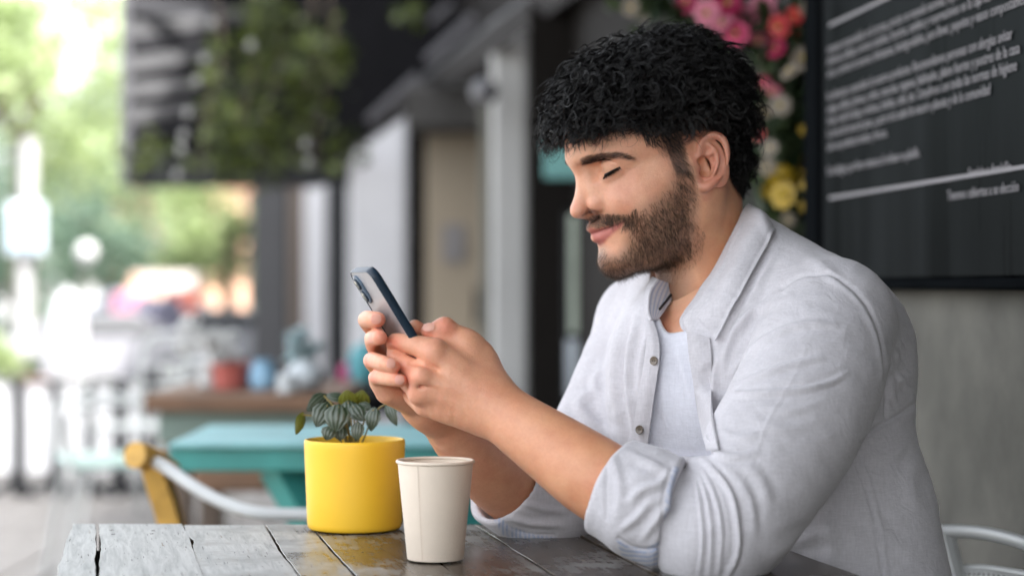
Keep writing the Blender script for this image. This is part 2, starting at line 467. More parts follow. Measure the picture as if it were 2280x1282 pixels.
for k, (yl, yr, h, xr) in enumerate(((8, 50, 26, 620), (70, 48, 34, 470), (92, 78, 18, 470), (148, 118, 34, 470), (205, 182, 28, 500), (262, 236, 26, 470), (300, 284, 10, 440), (356, 352, 16, 420))):
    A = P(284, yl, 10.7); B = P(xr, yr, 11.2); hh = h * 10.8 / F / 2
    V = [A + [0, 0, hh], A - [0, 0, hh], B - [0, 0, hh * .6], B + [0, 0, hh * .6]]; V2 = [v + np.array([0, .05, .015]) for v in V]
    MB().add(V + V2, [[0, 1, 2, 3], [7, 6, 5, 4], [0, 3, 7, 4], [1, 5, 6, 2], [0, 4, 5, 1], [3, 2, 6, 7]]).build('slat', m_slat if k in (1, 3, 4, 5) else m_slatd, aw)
for x, y, l, w_ in ((1010, 88, 150, 34), (880, 222, 150, 30), (985, 30, 60, 20)):
    A = P(x - l * .35, y + l * .32, 10.8); B = P(x + l * .35, y - l * .32, 10.6)
    MB().tube([A, B], w_ * 10.7 / F / 2, 8).build('streak_bar', surf('streak_grey', (.06, .058, .064)), aw)  # grey bars standing in for bright streaks under the canopy

# ------------------------------------------------ menu board with its writing
m_frame = surf('board_frame_black', (.006, .007, .008), rough=.9, spec=0.)
bd = empty('menu_board', tuple(np.array([fx(3.0), 3.0, 1.04]))); tag(bd, 'large black board with white paragraphs of small writing on the concrete wall', 'board')
mB, nt, b_ = new_mat('board_black'); tc = nt.nodes.new('ShaderNodeTexCoord')
mp = nt.nodes.new('ShaderNodeMapping'); mp.inputs['Scale'].default_value = (9, 9, .9); nt.links.new(tc.outputs['Object'], mp.inputs[0])
nz = NN(nt, 'ShaderNodeTexNoise', Scale=1.0, Detail=5.0); nt.links.new(mp.outputs[0], nz.inputs[0])
r = ramp(nt, nz.outputs['Fac'], [(.35, (.003, .0035, .004)), (.7, (.010, .011, .012))]); nt.links.new(r.outputs[0], b_.inputs['Base Color'])
r = ramp(nt, nz.outputs['Fac'], [(.3, (.22, .22, .22)), (.7, (.42, .42, .42))]); nt.links.new(r.outputs[0], b_.inputs['Roughness']); b_.inputs['Specular IOR Level'].default_value = 0.
df = nt.nodes.new('ShaderNodeBsdfDiffuse'); gs = nt.nodes.new('ShaderNodeBsdfGlossy'); ms = nt.nodes.new('ShaderNodeMixShader'); ms.inputs[0].default_value = .009
nt.links.new(r.outputs[0], gs.inputs['Roughness']); gs.inputs['Color'].default_value = (.9, 1., 1., 1)
r2 = ramp(nt, nz.outputs['Fac'], [(.35, (.004, .0045, .005)), (.7, (.012, .013, .014))]); nt.links.new(r2.outputs[0], df.inputs['Color'])
nt.links.new(df.outputs[0], ms.inputs[1]); nt.links.new(gs.outputs[0], ms.inputs[2]); nt.links.new(ms.outputs[0], nt.nodes['Material Output'].inputs[0])
fwall(1.6, 3.50, 1.058, 2.25, off=.030, th=.028).build('board_panel', mB, bd)
fwall(3.50, 3.575, 1.02, 2.27, off=.042, th=.040).build('board_frame', m_frame, bd)
fwall(1.58, 3.50, 1.042, 1.058, off=.036, th=.034).build('board_frame', m_frame, bd)
m_ink = surf('white_lettering', (.22, .21, .22), rough=.7, var=.08)
LINES = [(112, 0, 'consumo recomendado en la terraza, precios en moneda nacional'), (138, 0, 'alimentos, bebidas, servicios incluidos, horarios, cambios'), (166, 0, 'otros y servicio de meseros, hidratantes, biodegradables, para'),
         (216, 0, 'los alimentos y materiales de nuestros productos. Recomendamos personas'), (244, 0, 'amigas, adultos, jóvenes, y niños, mascotas, veganos, habituales, platos'), (271, 0, 'frutas y miel de abeja y verduras, bebidas, cafés, tés. Cumplimos con'), (299, 0, 'la norma del comercio justo, a partir de la salud de nuestro planeta'), (328, 0, 'sólo con productos locales y frescos.'), (382, 0, 'Si es alérgico, por favor avísenos al ordenar su platillo.'), (437, .700, 'Servicio a domicilio'), (472, .615, 'Tenemos cubiertos a su elección')]
EXTRA = {112: ', impuestos incluidos y propina voluntaria', 138: ' y reservaciones en la caja del local', 166: ' llevar, popotes y vasos compostables', 216: ' con alergias avisar', 244: ' fuertes y postres de la casa', 271: ' todas las normas de higiene', 299: ' y de la comunidad'}
def wall_text(body, s, z, size, name='writing'):
    cu = bpy.data.curves.new(name, 'FONT'); cu.body = body; cu.size = size; cu.extrude = .0004; cu.resolution_u = 2
    ob = bpy.data.objects.new(name, cu); p = np.array([fx(3.455), 3.455, z]) + FT * s + FNm * .0325
    COL.objects.link(ob); bpy.context.view_layer.update()
    me = bpy.data.meshes.new_from_object(ob.evaluated_get(bpy.context.evaluated_depsgraph_get())); bpy.data.objects.remove(ob)
    me.transform(Matrix(((FT[0], 0, FNm[0], p[0]), (FT[1], 0, FNm[1], p[1]), (0, 1, 0, p[2]), (0, 0, 0, 1))))
    me.materials.clear(); me.materials.append(m_ink); return link(name, me, bd)
for y, s, tx in LINES:
    z = ZC + (641 - y) * 3.455 / F; sz = .0225 if y < 400 else .0205
    wall_text(tx + (EXTRA.get(y, '')), s, z - .007, sz)
for y0, h in ((57, 8), (441, 8)):
    z = ZC + (641 - y0) * 3.44 / F
    R_ = np.stack([FT, -FNm, np.array([0, 0, 1.])], 1); c = np.array([fx(2.85), 2.85, z]) + FNm * .0325
    MB().box(c, (1.2, .0008, h * .00072), rot=R_).build('ruled_line', m_ink, bd)
# ------------------------------------------------ trees, leaves, street
def leaf_mat(name, c1, c2, trans=.35):
    m, nt, b = new_mat(name); oi = nt.nodes.new('ShaderNodeNewGeometry')
    r = ramp(nt, oi.outputs['Random Per Island'], [(0, c1), (1, c2)])
    nt.links.new(r.outputs[0], b.inputs['Base Color']); b.inputs['Roughness'].default_value = .5
    tr = nt.nodes.new('ShaderNodeBsdfTranslucent'); nt.links.new(r.outputs[0], tr.inputs[0]); mx = nt.nodes.new('ShaderNodeMixShader'); mx.inputs[0].default_value = trans
    nt.links.new(b.outputs[0], mx.inputs[1]); nt.links.new(tr.outputs[0], mx.inputs[2]); nt.links.new(mx.outputs[0], nt.nodes['Material Output'].inputs[0]); return m
def leaf_cloud(C, R, n, size, seed, clumps=26, flat=.5):
    g = np.random.default_rng(seed); C = np.asarray(C, float); R = np.asarray(R, float)
    cl = g.normal(size=(clumps, 3)); cl = unit(cl) * g.uniform(.35, 1., (clumps, 1)) * R; cr = g.uniform(.18, .42, clumps) * R.mean()
    k = g.integers(0, clumps, n); p = C + cl[k] + unit(g.normal(size=(n, 3))) * (cr[k] * g.uniform(.2, 1, n) ** .5)[:, None]
    a = unit(g.normal(size=(n, 3)) * [1, 1, flat]); b = unit(np.cross(a, g.normal(size=(n, 3)))); s = size * g.uniform(.6, 1.3, n)[:, None]
    V = np.stack([p - a * s, p + b * s * .45, p + a * s, p - b * s * .45], 1).reshape(-1, 3)
    return V, np.arange(n * 4).reshape(-1, 4)
def tree(name, label, base, crown, R, n, size, mat, seed, group=None, cat='tree', tr=.16):
    root = empty(name, tuple(base)); tag(root, label, cat, group)
    V, Q = leaf_cloud(crown, R, n, size, seed); link('crown', mesh_np('crown', V, Q, mat, False), root)
    mb = MB(); g = np.random.default_rng(seed + 99); base = np.asarray(base, float); crown = np.asarray(crown, float)
    mid = base * .45 + crown * .55 + g.normal(size=3) * [.15, .15, 0]
    mb.tube([base, mid, crown + [0, 0, R[2] * .3]], [tr, tr * .7, tr * .2], 8, res=8)
    for _ in range(5): mb.tube([mid + (crown - mid) * g.uniform(0, .6), crown + unit(g.normal(size=3)) * np.array(R) * .6], [tr * .4, tr * .1], 6)
    mb.build('trunk', m_trunk, root); return root
L_bright = leaf_mat('leaf_bright', (.25, .33, .13), (.46, .54, .30), .5)  # leaf colour paled to stand in for backlit glare
L_mid = leaf_mat('leaf_mid', (.10, .14, .07), (.20, .26, .14))
L_teal = leaf_mat('leaf_cool', (.08, .13, .09), (.14, .21, .15))
L_vine = leaf_mat('leaf_vine', (.010, .018, .003), (.090, .120, .012), .3)
tree('street_tree', 'bright leafy tree filling the upper left beyond the awning', (P(60, 0, 26)[0], 26, 0), P(90, 120, 26), (2.3, 2.0, 1.9), 5200, .085, L_bright, 1)
tree('street_tree', 'tree hanging lit branches in the top left corner, nearest the camera', (P(-160, 0, 15)[0], 15, 0), P(-40, 90, 15), (.95, .8, .50), 1500, .07, L_bright, 2)
tree('street_tree', 'cool green tree standing behind the sign pole', (P(60, 0, 34)[0], 34, 0), P(60, 560, 34), (2.2, 2, 2.2), 5000, .11, L_teal, 3)
tree('street_tree', 'mid green tree between the sign pole and the awning post', (P(230, 0, 42)[0], 42, 0), P(215, 420, 42), (2.0, 2, 2.4), 5000, .12, L_mid, 4)
tree('street_tree', 'green tree seen below the valance in front of the dark post', (P(500, 0, 30)[0], 30, 0), P(490, 510, 30), (.95, 1., 1.1), 3000, .08, L_bright, 5)
tree('street_tree', 'loose green tree in front of the peach building', (P(380, 0, 36)[0], 36, 0), P(385, 590, 36), (1.3, 1., .9), 2500, .09, L_mid, 6)
tree('street_shrub', 'low green shrub at the left edge beside the sign pole', (P(10, 0, 13)[0], 13, 0), P(10, 790, 13), (.22, .2, .17), 600, .035, L_bright, 7, cat='shrub', tr=.02)
far = MB()
V, Q = leaf_cloud((-6, 95, 5), (26, 4, 6.5), 16000, .42, 12, clumps=90); o = link('far_trees', mesh_np('far_trees', V, Q, L_mid, False)); tag(o, 'hazy mass of trees closing the far end of the street', 'trees', kind='stuff')
# buildings across the street
def house(name, label, x0, x1, y0, Y, col, roofc):
    a = P(x0, 0, Y); b = P(x1, 0, Y); zt = P(0, y0, Y)[2]; w_ = b[0] - a[0]
    r = empty(name, ((a[0] + b[0]) / 2, Y, 0)); tag(r, label, 'building')
    MB().box(((a[0] + b[0]) / 2, Y + 3, zt / 2), (w_, 6, zt), bev=.03).build('wall', surf(name + '_wall', col, var=.06), r)
    MB().box(((a[0] + b[0]) / 2, Y + 3, zt + .12), (w_ + .5, 6.5, .24), bev=.04).build('roof', surf(name + '_roof', roofc), r)
    for i in range(max(2, int(w_ / 1.6))):
        for j in range(max(1, int(zt / 2.8))):
            cx = a[0] + (i + .5) * w_ / max(2, int(w_ / 1.6)); cz = 1.5 + j * 2.7
            f = MB().box((cx, Y - .02, cz), (.86, .10, 1.26), bev=.01).build('window', m_white, r)
            MB().box((cx, Y - .06, cz), (.70, .04, 1.08)).build('pane', m_glass, f)
house('peach_building', 'peach coloured building seen below the awning valance', 250, 480, 405, 52, (.62, .36, .24), (.5, .3, .2))
house('white_building', 'pale building behind the trees on the far left', -80, 240, 470, 62, (.55, .55, .56), (.3, .3, .3))
# sign pole
sp = empty('sign_pole', (P(56, 0, 14)[0], 14, 0)); tag(sp, 'white street pole carrying a pale blue square sign at the left', 'sign')
MB().tube([(P(48, 0, 14)[0], 14, 0), (P(66, 0, 14)[0], 14, P(0, 310, 14)[2])], .055, 14).build('pole', surf('pole_white', (.42, .42, .42), var=.05), sp)
pl = slab(14, 99, 452, 566, 13.9, .02, .006).build('sign_plate', surf('sign_white', (.60, .66, .70), var=.03), sp)
slab(24, 89, 464, 554, 13.885, .008, .002).build('sign_face', surf('sign_blue', (.30, .44, .58), var=.05), pl)
# lamp
lp = empty('globe_lamp', (P(190, 0, 24)[0], 24, 0)); tag(lp, 'white globe street lamp on a thin pole beyond the barrier', 'lamp')
MB().sphere(P(193, 562, 24), .12, 16, 10).build('globe', surf('globe_white', (.5, .5, .5), var=.02), lp)
MB().tube([(P(176, 0, 24)[0], 24, 0), P(190, 588, 24)], .016, 8).build('pole', surf('lamp_pole', (.15, .15, .14)), lp)
# closed parasol
pr = empty('closed_parasol', (P(150, 0, 17)[0], 17, 0)); tag(pr, 'closed white parasol standing on the pavement left of centre', 'parasol')
c = P(150, 0, 17)
MB().lathe((c[0], 17, 0), [(.05, .26), (.12, .30), (.16, .50), (.15, .75), (.09, .95), (.01, 1.05)], 18).build('canopy', surf('parasol_cloth', (.5, .5, .52), var=.04), pr)
MB().tube([(c[0], 17, 0), (c[0], 17, .4)], .02, 8).build('pole', m_white, pr)
# parked cars
def car(label, x, Y, col, s=1.0, rz=0.):
    r = empty('parked_car', (P(x, 0, Y)[0], Y, 0), rz); tag(r, label, 'car', 'cars parked across the street')
    mp_ = surf('car_paint', col, rough=.25, var=.02); R_ = np.array([[math.cos(rz), -math.sin(rz), 0], [math.sin(rz), math.cos(rz), 0], [0, 0, 1]]); org = np.array([P(x, 0, Y)[0], Y, 0])
    prof = [(-2.1, .35), (-2.15, .75), (-1.9, .95), (-1.35, 1.0), (-.75, 1.42), (.75, 1.45), (1.4, 1.05), (2.0, .95), (2.15, .7), (2.1, .35)]
    V = []; n = len(prof)
    for k, (yy, ins) in enumerate(((-.86, .10), (-.80, 0), (.80, 0), (.86, .10))):
        for px_, pz in prof:
            sh = .16 if pz > 1.1 else 0
            V.append(R_ @ (np.array([px_ * (1 - ins * .2), yy * (1 - sh), pz * (1 - ins * .05)]) * s) + org)
    Q = [[i * n + j, i * n + (j + 1) % n, (i + 1) * n + (j + 1) % n, (i + 1) * n + j] for i in range(3) for j in range(n)] + [list(range(n))[::-1], list(range(3 * n, 4 * n))]
    MB().add(V, Q).build('body', mp_, r, angle=30)
    for sy in (-1, 1):
        q = [(-1.2, 1.03), (-.70, 1.36), (.68, 1.38), (1.22, 1.07)]
        V = [R_ @ (np.array([a_, sy * (.885 - .14 * (z_ > 1.2)), z_]) * s) + org for a_, z_ in q] ; V2 = [v + R_ @ np.array([0, -sy * .05, 0]) for v in V]
        MB().add(V + V2, [[0, 1, 2, 3], [4, 5, 6, 7], [0, 1, 5, 4], [1, 2, 6, 5], [2, 3, 7, 6], [3, 0, 4, 7]]).build('side_window', m_glass, r)
        for wx in (-1.3, 1.3):
            cc = R_ @ (np.array([wx, sy * .80, .32]) * s) + org; ax = R_ @ np.array([0, sy, 0.])
            w = MB().tube([cc - ax * .1 * s, cc + ax * .1 * s], .32 * s, 18).build('wheel', m_black, r)
            MB().tube([cc + ax * .1 * s, cc + ax * .115 * s], .19 * s, 12).build('rim', m_white, w)
    for wx in (-2.1,):
        for sy in (-.6, .6):
            MB().sphere(R_ @ (np.array([wx, sy, .68]) * s) + org, .09, 10, 6, (1, 1.4, .7)).build('headlight', m_white, r)
car('white parked car half hidden by the closed parasol', 215, 20.5, (.24, .24, .26), .55, .25)
car('white parked car behind the flower vase, right of the stall', 455, 24, (.24, .25, .27), .55, .5)
car('grey-blue parked car between the parasol and the red stall', 330, 30, (.30, .32, .40), .7, .1)
# red awning stall
st = empty('market_stall', (P(372, 0, 27)[0], 27, 0)); tag(st, 'street stall with a red and white awning across the street', 'stall')
a = P(300, 0, 27)[0]; b = P(442, 0, 27)[0]; zt = P(0, 655, 27)[2]
MB().grid(np.array([[(a, 26.6, zt - .28), (b, 26.6, zt - .28)], [(a, 27.4, zt + .06), (b, 27.4, zt + .06)]]), .03).build('awning', surf('stall_red', (.62, .16, .10)), st)
MB().box(((a + b) / 2, 27, zt + .18), (b - a, .5, .22)).build('fascia', surf('stall_cream', (.7, .62, .58)), st)
MB().box(((a + b) / 2, 27.1, .3), (b - a - .1, .5, .6)).build('counter', surf('stall_counter', (.45, .42, .40)), st)
for x_ in (a + .03, b - .03): MB().tube([(x_, 26.65, 0), (x_, 26.65, zt - .26)], .02, 6).build('post', m_white, st)
# people far off in the street
def far_person(label, x, Y, h, top, bot):
    r = empty('person', (P(x, 0, Y)[0], Y, 0)); tag(r, label, 'person'); cx = P(x, 0, Y)[0]
    S = Sculpt(); S.tube([(cx, Y, h * .52), (cx, Y, h * .80)], [.15, .17], k=.05); S.tube([(cx, Y, h * .84), (cx, Y, h * .9)], .06, k=.05); S.ell((cx, Y, h * .94), (.085, .10, .12), .02)
    for s_ in (-1, 1):
        S.tube([(cx + s_ * .09, Y, h * .52), (cx + s_ * .12, Y + s_ * .10, .06)], [.095, .055], k=.03); S.tube([(cx + s_ * .19, Y, h * .80), (cx + s_ * .25, Y - .03, h * .50)], [.06, .04], k=.03)
    V, Q = largest(*S.mesh((cx - .4, Y - .35, -.02), (cx + .4, Y + .35, h + .05), .02)); me = mesh_np('body', V, Q, surf('far_' + label[:12], top, var=.05)); me.materials.append(surf('farb_' + label[:12], bot)); me.materials.append(surf('fars_' + label[:12], (.4, .25, .18)))
    z = V[Q][:, :, 2].mean(1); me.polygons.foreach_set('material_index', np.where(z < h * .5, 1, np.where(z > h * .86, 2, 0)).astype(np.int32)); link('body', me, r)
far_person('person in a pink top walking beyond the parked cars', 305, 22, 1.15, (.60, .20, .32), (.1, .1, .14))
far_person('person in dark clothes by the stall', 352, 21, 1.1, (.10, .10, .14), (.05, .05, .06))
# railing of black posts at the terrace edge
ra = empty('terrace_barrier', (P(150, 0, 9.8)[0], 9.8, 0)); tag(ra, 'low barrier of white cloth panels between black posts at the far left', 'barrier')
zt = P(0, 850, 9.8)[2]; m_cloth = surf('barrier_cloth', (.86, .86, .87), rough=.8, var=.03)
XS = [-62, 41, 122, 198, 268, 330]
for x, w_ in ((-62, 24), (41, 26), (122, 18), (198, 20), (268, 30), (330, 20)):
    cx = P(x, 0, 9.8)[0]; ww = w_ * 9.8 / F
    MB().box((cx, 9.8, zt / 2), (ww, .05, zt), bev=.004).build('post', m_black, ra)
    for s_ in (-1, 1): MB().tube([(cx, 9.8, .12), (cx + s_ * .15, 9.62, .015)], .016, 6).build('foot', m_black, ra)
for a_, b_ in zip(XS[:-1], XS[1:]):
    xa_, xb_ = P(a_ + 13, 0, 9.8)[0], P(b_ - 13, 0, 9.8)[0]; n = 12
    G = np.array([[(xa_ + (xb_ - xa_) * u, 9.8 + .012 * math.sin(u * 9 + v), zt - .01 - v * (zt - .15)) for v in np.linspace(0, 1, 6)] for u in np.linspace(0, 1, n)])
    MB().grid(G, .004).build('cloth_panel', m_cloth, ra)
MB().box((P(134, 0, 9.8)[0], 9.8, zt + .008), (.90, .05, .014), bev=.003).build('top_rail', m_black, ra)
# flower pot behind the railing
fp = empty('flower_pot', (P(82, 0, 12)[0], 12, .45)); tag(fp, 'pink flower pot beside the foot of the sign pole', 'pot')
MB().lathe((P(82, 0, 12)[0], 12, .35), [(.05, 0), (.075, .15), (.08, .16), (.06, .16)], 16).build('pot', surf('pot_pink', (.55, .25, .24)), fp)
V, Q = leaf_cloud((P(82, 0, 12)[0], 12, .58), (.09, .09, .07), 200, .02, 77, 8); link('leaves', mesh_np('leaves', V, Q, L_mid, False), fp)
MB().box((P(82, 0, 12)[0], 12, .17), (.25, .25, .34), bev=.01).build('stand', m_black, fp)
# vines hanging from the awning: leaf by leaf
vi = empty('hanging_vine', tuple(P(600, 100, 9.6))); tag(vi, 'leafy vine trailing down the front of the black awning', 'vine')
g = np.random.default_rng(5); VV = []
for (x, y, rx, ry, n) in ((590, 80, 60, 100, 170), (520, 290, 80, 90, 150), (690, 150, 60, 110, 110), (620, 290, 80, 80, 120), (480, 180, 40, 120, 50), (740, 130, 50, 70, 45), (590, 20, 50, 40, 60), (905, 28, 36, 22, 40), (330, 330, 60, 50, 30), (540, 360, 120, 34, 90), (760, 330, 60, 60, 24)):
    q = g.normal(size=(n, 2)) * .5; c = np.array([P(x + a_ * rx, y + b_ * ry, 9.7 + g.uniform(-.3, .3)) for a_, b_ in q])
    a_ = unit(g.normal(size=(n, 3))); b_ = unit(np.cross(a_, g.normal(size=(n, 3)))); s = .045 * g.uniform(.6, 1.3, n)[:, None]
    VV.append(np.stack([c - a_ * s, c + b_ * s * .5, c + a_ * s, c - b_ * s * .5], 1).reshape(-1, 3))
V = np.vstack(VV); o = link('leaves', mesh_np('leaves', V, np.arange(len(V)).reshape(-1, 4), L_vine, False), vi); o['kind'] = 'stuff'
mb = MB()
for x in (480, 560, 610, 690, 730): mb.tube([P(x, -30, 9.8), P(x + 15, 120, 9.7), P(x - 20, 250, 9.6), P(x - 30, 370, 9.7)], .008, 5, res=12)
mb.build('stem', m_trunk, vi)
# string of bulbs
sl = empty('light_string', tuple(P(440, 200, 7.5))); tag(sl, 'string of small clear bulbs hanging in front of the slatted awning end', 'lights')
pts = [P(x, y, 7.5) for x, y in ((500, -40), (474, 42), (456, 122), (440, 170), (420, 240), (410, 290), (405, 322), (396, 378))]
MB().tube(pts, .004, 5, res=30).build('wire', m_black, sl)
m_bulb = surf('bulb_glass', (.22, .22, .21), rough=.15, var=.02)
for p_ in pts[1:] + [P(684, 310, 7.5), P(560, 90, 7.5), P(690, 350, 7.5)]: MB().sphere(p_ - np.array([0, 0, .02]), .017, 10, 7, (1, 1, 1.2)).build('bulb', m_bulb, sl)
gl = empty('wall_lamp', tuple(P(1078, 205, 8.0))); tag(gl, 'small pale globe lamp on the pillar above the beige door', 'lamp')
MB().sphere(P(1078, 205, 8.0), .055, 16, 10).build('globe', surf('lamp_globe', (.15, .15, .16)), gl); MB().tube([P(1078, 205, 8.0), P(1100, 190, 8.25)], .012, 6).build('bracket', m_black, gl)
# teal sign hanging in the doorway
o = slab(1212, 1300, 318, 398, 6.9, .02, .004).build('hanging_sign', surf('sign_teal', (.20, .46, .44), var=.1)); tag(o, 'blank teal sign in the dark doorway behind the forehead', 'sign')
# flower garland by the menu board
def flower(c, r, mat, mat2, par, seed):
    g = np.random.default_rng(seed); n = unit(np.array([-.5, -1, .1]) + g.normal(size=3) * .4); e1 = unit(np.cross(n, [0, 0, 1])); e2 = np.cross(n, e1); mb = MB()
    for ring_, (k, rr, tilt) in enumerate(((7, 1.0, .25), (5, .65, .7))):
        for i in range(k):
            an = 2 * math.pi * (i + .5 * ring_) / k + g.uniform(-.1, .1); d = e1 * math.cos(an) + e2 * math.sin(an); t_ = np.cross(n, d)
            G = np.zeros((4, 4, 3))
            for u in range(4):
                for v in range(4):
                    a_ = u / 3; w_ = (v / 3 - .5) * 2 * math.sin(math.pi * (.15 + .75 * a_)) * .48
                    G[u, v] = c + (d * a_ * math.cos(tilt) + n * (a_ * math.sin(tilt) + .12 * w_ * w_ - .2 * a_ ** 3)) * r * rr + t_ * w_ * r * rr
            mb.grid(G)
    f_ = mb.build('flower', mat, par); MB().sphere(c + n * r * .15, r * .2, 8, 5).build('flower_centre', mat2, f_)
ga = empty('flower_garland', tuple(P(1700, 250, 4.05))); tag(ga, 'garland of pink, cream and yellow artificial flowers hanging beside the board', 'garland')
mp1 = surf('petal_magenta', (.45, .02, .10), rough=.5, var=.25, scale=30); mp2 = surf('petal_pink', (.52, .15, .22), rough=.5, var=.2, scale=30); mp3 = surf('petal_cream', (.26, .22, .17), rough=.5, var=.15); mp4 = surf('petal_yellow', (.40, .26, .01), rough=.45, var=.2, scale=30); mp5 = surf('petal_red', (.42, .015, .02), rough=.5, var=.2)
mgr = surf('flower_heart', (.5, .4, .1))
sd_ = 0
for x, y, r, m in ((1530, 5, .045, mp1), (1575, 30, .045, mp2), (1620, 8, .05, mp1), (1660, 40, .055, mp2), (1640, 75, .045, mp1), (1690, 85, .045, mp2), (1700, 15, .05, mp2), (1735, 60, .04, mp5), (1770, 35, .03, mp5), (1785, 85, .028, mp5), (1610, 55, .04, mp2), (1730, 110, .035, mp1), (1560, 62, .035, mp1), (1800, 20, .03, mp3), (1820, 55, .028, mp3),
                   (1440, 30, .035, mp3), (1405, 18, .03, mp3), (1790, 130, .045, mp3), (1700, 140, .035, mp3), (1760, 160, .035, mp3), (1720, 200, .035, mp2), (1700, 185, .03, mp1), (1738, 235, .035, mp3), (1700, 250, .03, mp3), (1790, 170, .035, mp3),
                   (1715, 330, .028, mp3), (1735, 390, .048, mp4), (1770, 400, .045, mp4), (1745, 435, .045, mp4), (1715, 425, .032, mp4), (1775, 445, .03, mp4), (1708, 372, .03, mp3), (1790, 290, .018, mp4), (1792, 350, .020, mp4), (1792, 410, .018, mp4), (1790, 460, .018, mp4), (1790, 505, .020, mp4), (1755, 490, .026, mp3), (1690, 300, .022, mp5)):
    sd_ += 1; flower(P(x, y, 4.05 + .08 * math.sin(sd_ * 2.1)), r * .66, m, mgr, ga, sd_)
VV = []; g = np.random.default_rng(8)
for x, y, rx, ry, n in ((1640, 60, 160, 70, 260), (1760, 160, 70, 110, 220), (1740, 320, 70, 130, 260), (1750, 470, 60, 80, 160), (1450, 10, 60, 40, 60)):
    for _ in range(n):
        c = P(x + g.normal() * rx * .5, y + g.normal() * ry * .5, 4.12 + g.uniform(-.05, .08)); a_ = unit(g.normal(size=3)); b_ = unit(np.cross(a_, g.normal(size=3))); s = .030 * g.uniform(.6, 1.3)
        VV.append([c - a_ * s, c + b_ * s * .45, c + a_ * s, c - b_ * s * .45])
V = np.array(VV).reshape(-1, 3); o = link('leaves', mesh_np('leaves', V, np.arange(len(V)).reshape(-1, 4), leaf_mat('garland_leaf', (.02, .045, .02), (.07, .10, .04)), False), ga); o['kind'] = 'stuff'
MB().tube([P(1600, -20, 4.15), P(1740, 100, 4.15), P(1750, 300, 4.15), P(1760, 540, 4.15)], .012, 6, res=16).build('stem', m_trunk, ga)

# ------------------------------------------------ terrace furniture
def board_top(root, x0, x1, Yf, Yb, z, n, mat, th=.03, along='x', name='board'):
    for k in range(n):
        if along == 'x':
            y0 = Yf + (Yb - Yf) * k / n; w_ = (Yb - Yf) / n - .005
            MB().box(((x0 + x1) / 2, y0 + w_ / 2, z - th / 2), (x1 - x0, w_, th), bev=.004).build(name, mat, root)
        else:
            a_ = x0 + (x1 - x0) * k / n; w_ = (x1 - x0) / n - .005
            MB().box((a_ + w_ / 2, (Yf + Yb) / 2, z - th / 2), (w_, Yb - Yf, th), bev=.004).build(name, mat, root)
# brown table
bt = empty('brown_table', (P(540, 0, 5.9)[0], 5.9, 0)); tag(bt, 'brown wooden table with potted flowers behind the teal picnic table', 'table')
xa, xb = P(335, 0, 5.5)[0], P(770, 0, 5.5)[0]
board_top(bt, xa, xb, 5.40, 6.22, .755, 5, m_brown, .045)
MB().box(((xa + xb) / 2, 5.46, .665), (xb - xa - .06, .03, .085), bev=.003).build('apron', surf('apron_greenish', (.16, .22, .19), var=.2), bt)
for x_ in (xa + .08, xb - .08):
    for y_ in (5.5, 6.1): MB().box((x_, y_, .355), (.07, .07, .71), bev=.004).build('leg', surf('leg_brown', (.10, .07, .05)), bt)
# teal picnic table
tt = empty('teal_picnic_table', (P(690, 0, 4.1)[0], 4.1, 0)); tag(tt, 'worn teal picnic table with a slanting leg, right behind the yellow pot', 'table')
xa, xb = P(385, 0, 3.85)[0], P(1010, 0, 3.85)[0]
board_top(tt, xa, xb, 3.80, 4.30, .75, 4, m_tealpale, .012, name='top_board')
MB().box(((xa + xb) / 2, 3.835, .716), (xb - xa, .04, .045), bev=.004).build('apron', m_teal, tt)
MB().box(((xa + xb) / 2, 4.265, .716), (xb - xa, .04, .045), bev=.004).build('apron', m_teal, tt)
for xx in (P(612, 0, 3.85)[0], P(950, 0, 3.85)[0]):
    for s_, y_ in ((1, 3.90), (-1, 4.20)):
        R_ = None; dx = .075 * s_ if s_ > 0 else .075
        p0 = np.array([xx, y_, .70]); p1 = np.array([xx + .39, y_ - .02, .02])
        MB().tube([p0, p1], .042, 4).build('leg', m_teal, tt)
MB().box(((xa + xb) / 2, 4.62, .42), (xb - xa, .26, .035), bev=.004).build('bench_seat', surf('bench_tan', (.30, .22, .14)), tt)
for x_ in (xa + .15, xb - .15): MB().box((x_, 4.62, .20), (.05, .22, .40), bev=.004).build('bench_support', m_teal, tt)
o = slab(430, 600, 1040, 1095, 5.1, .30, .01).build('wooden_crate', m_brown); tag(o, 'brown wooden crate under the teal table', 'crate')
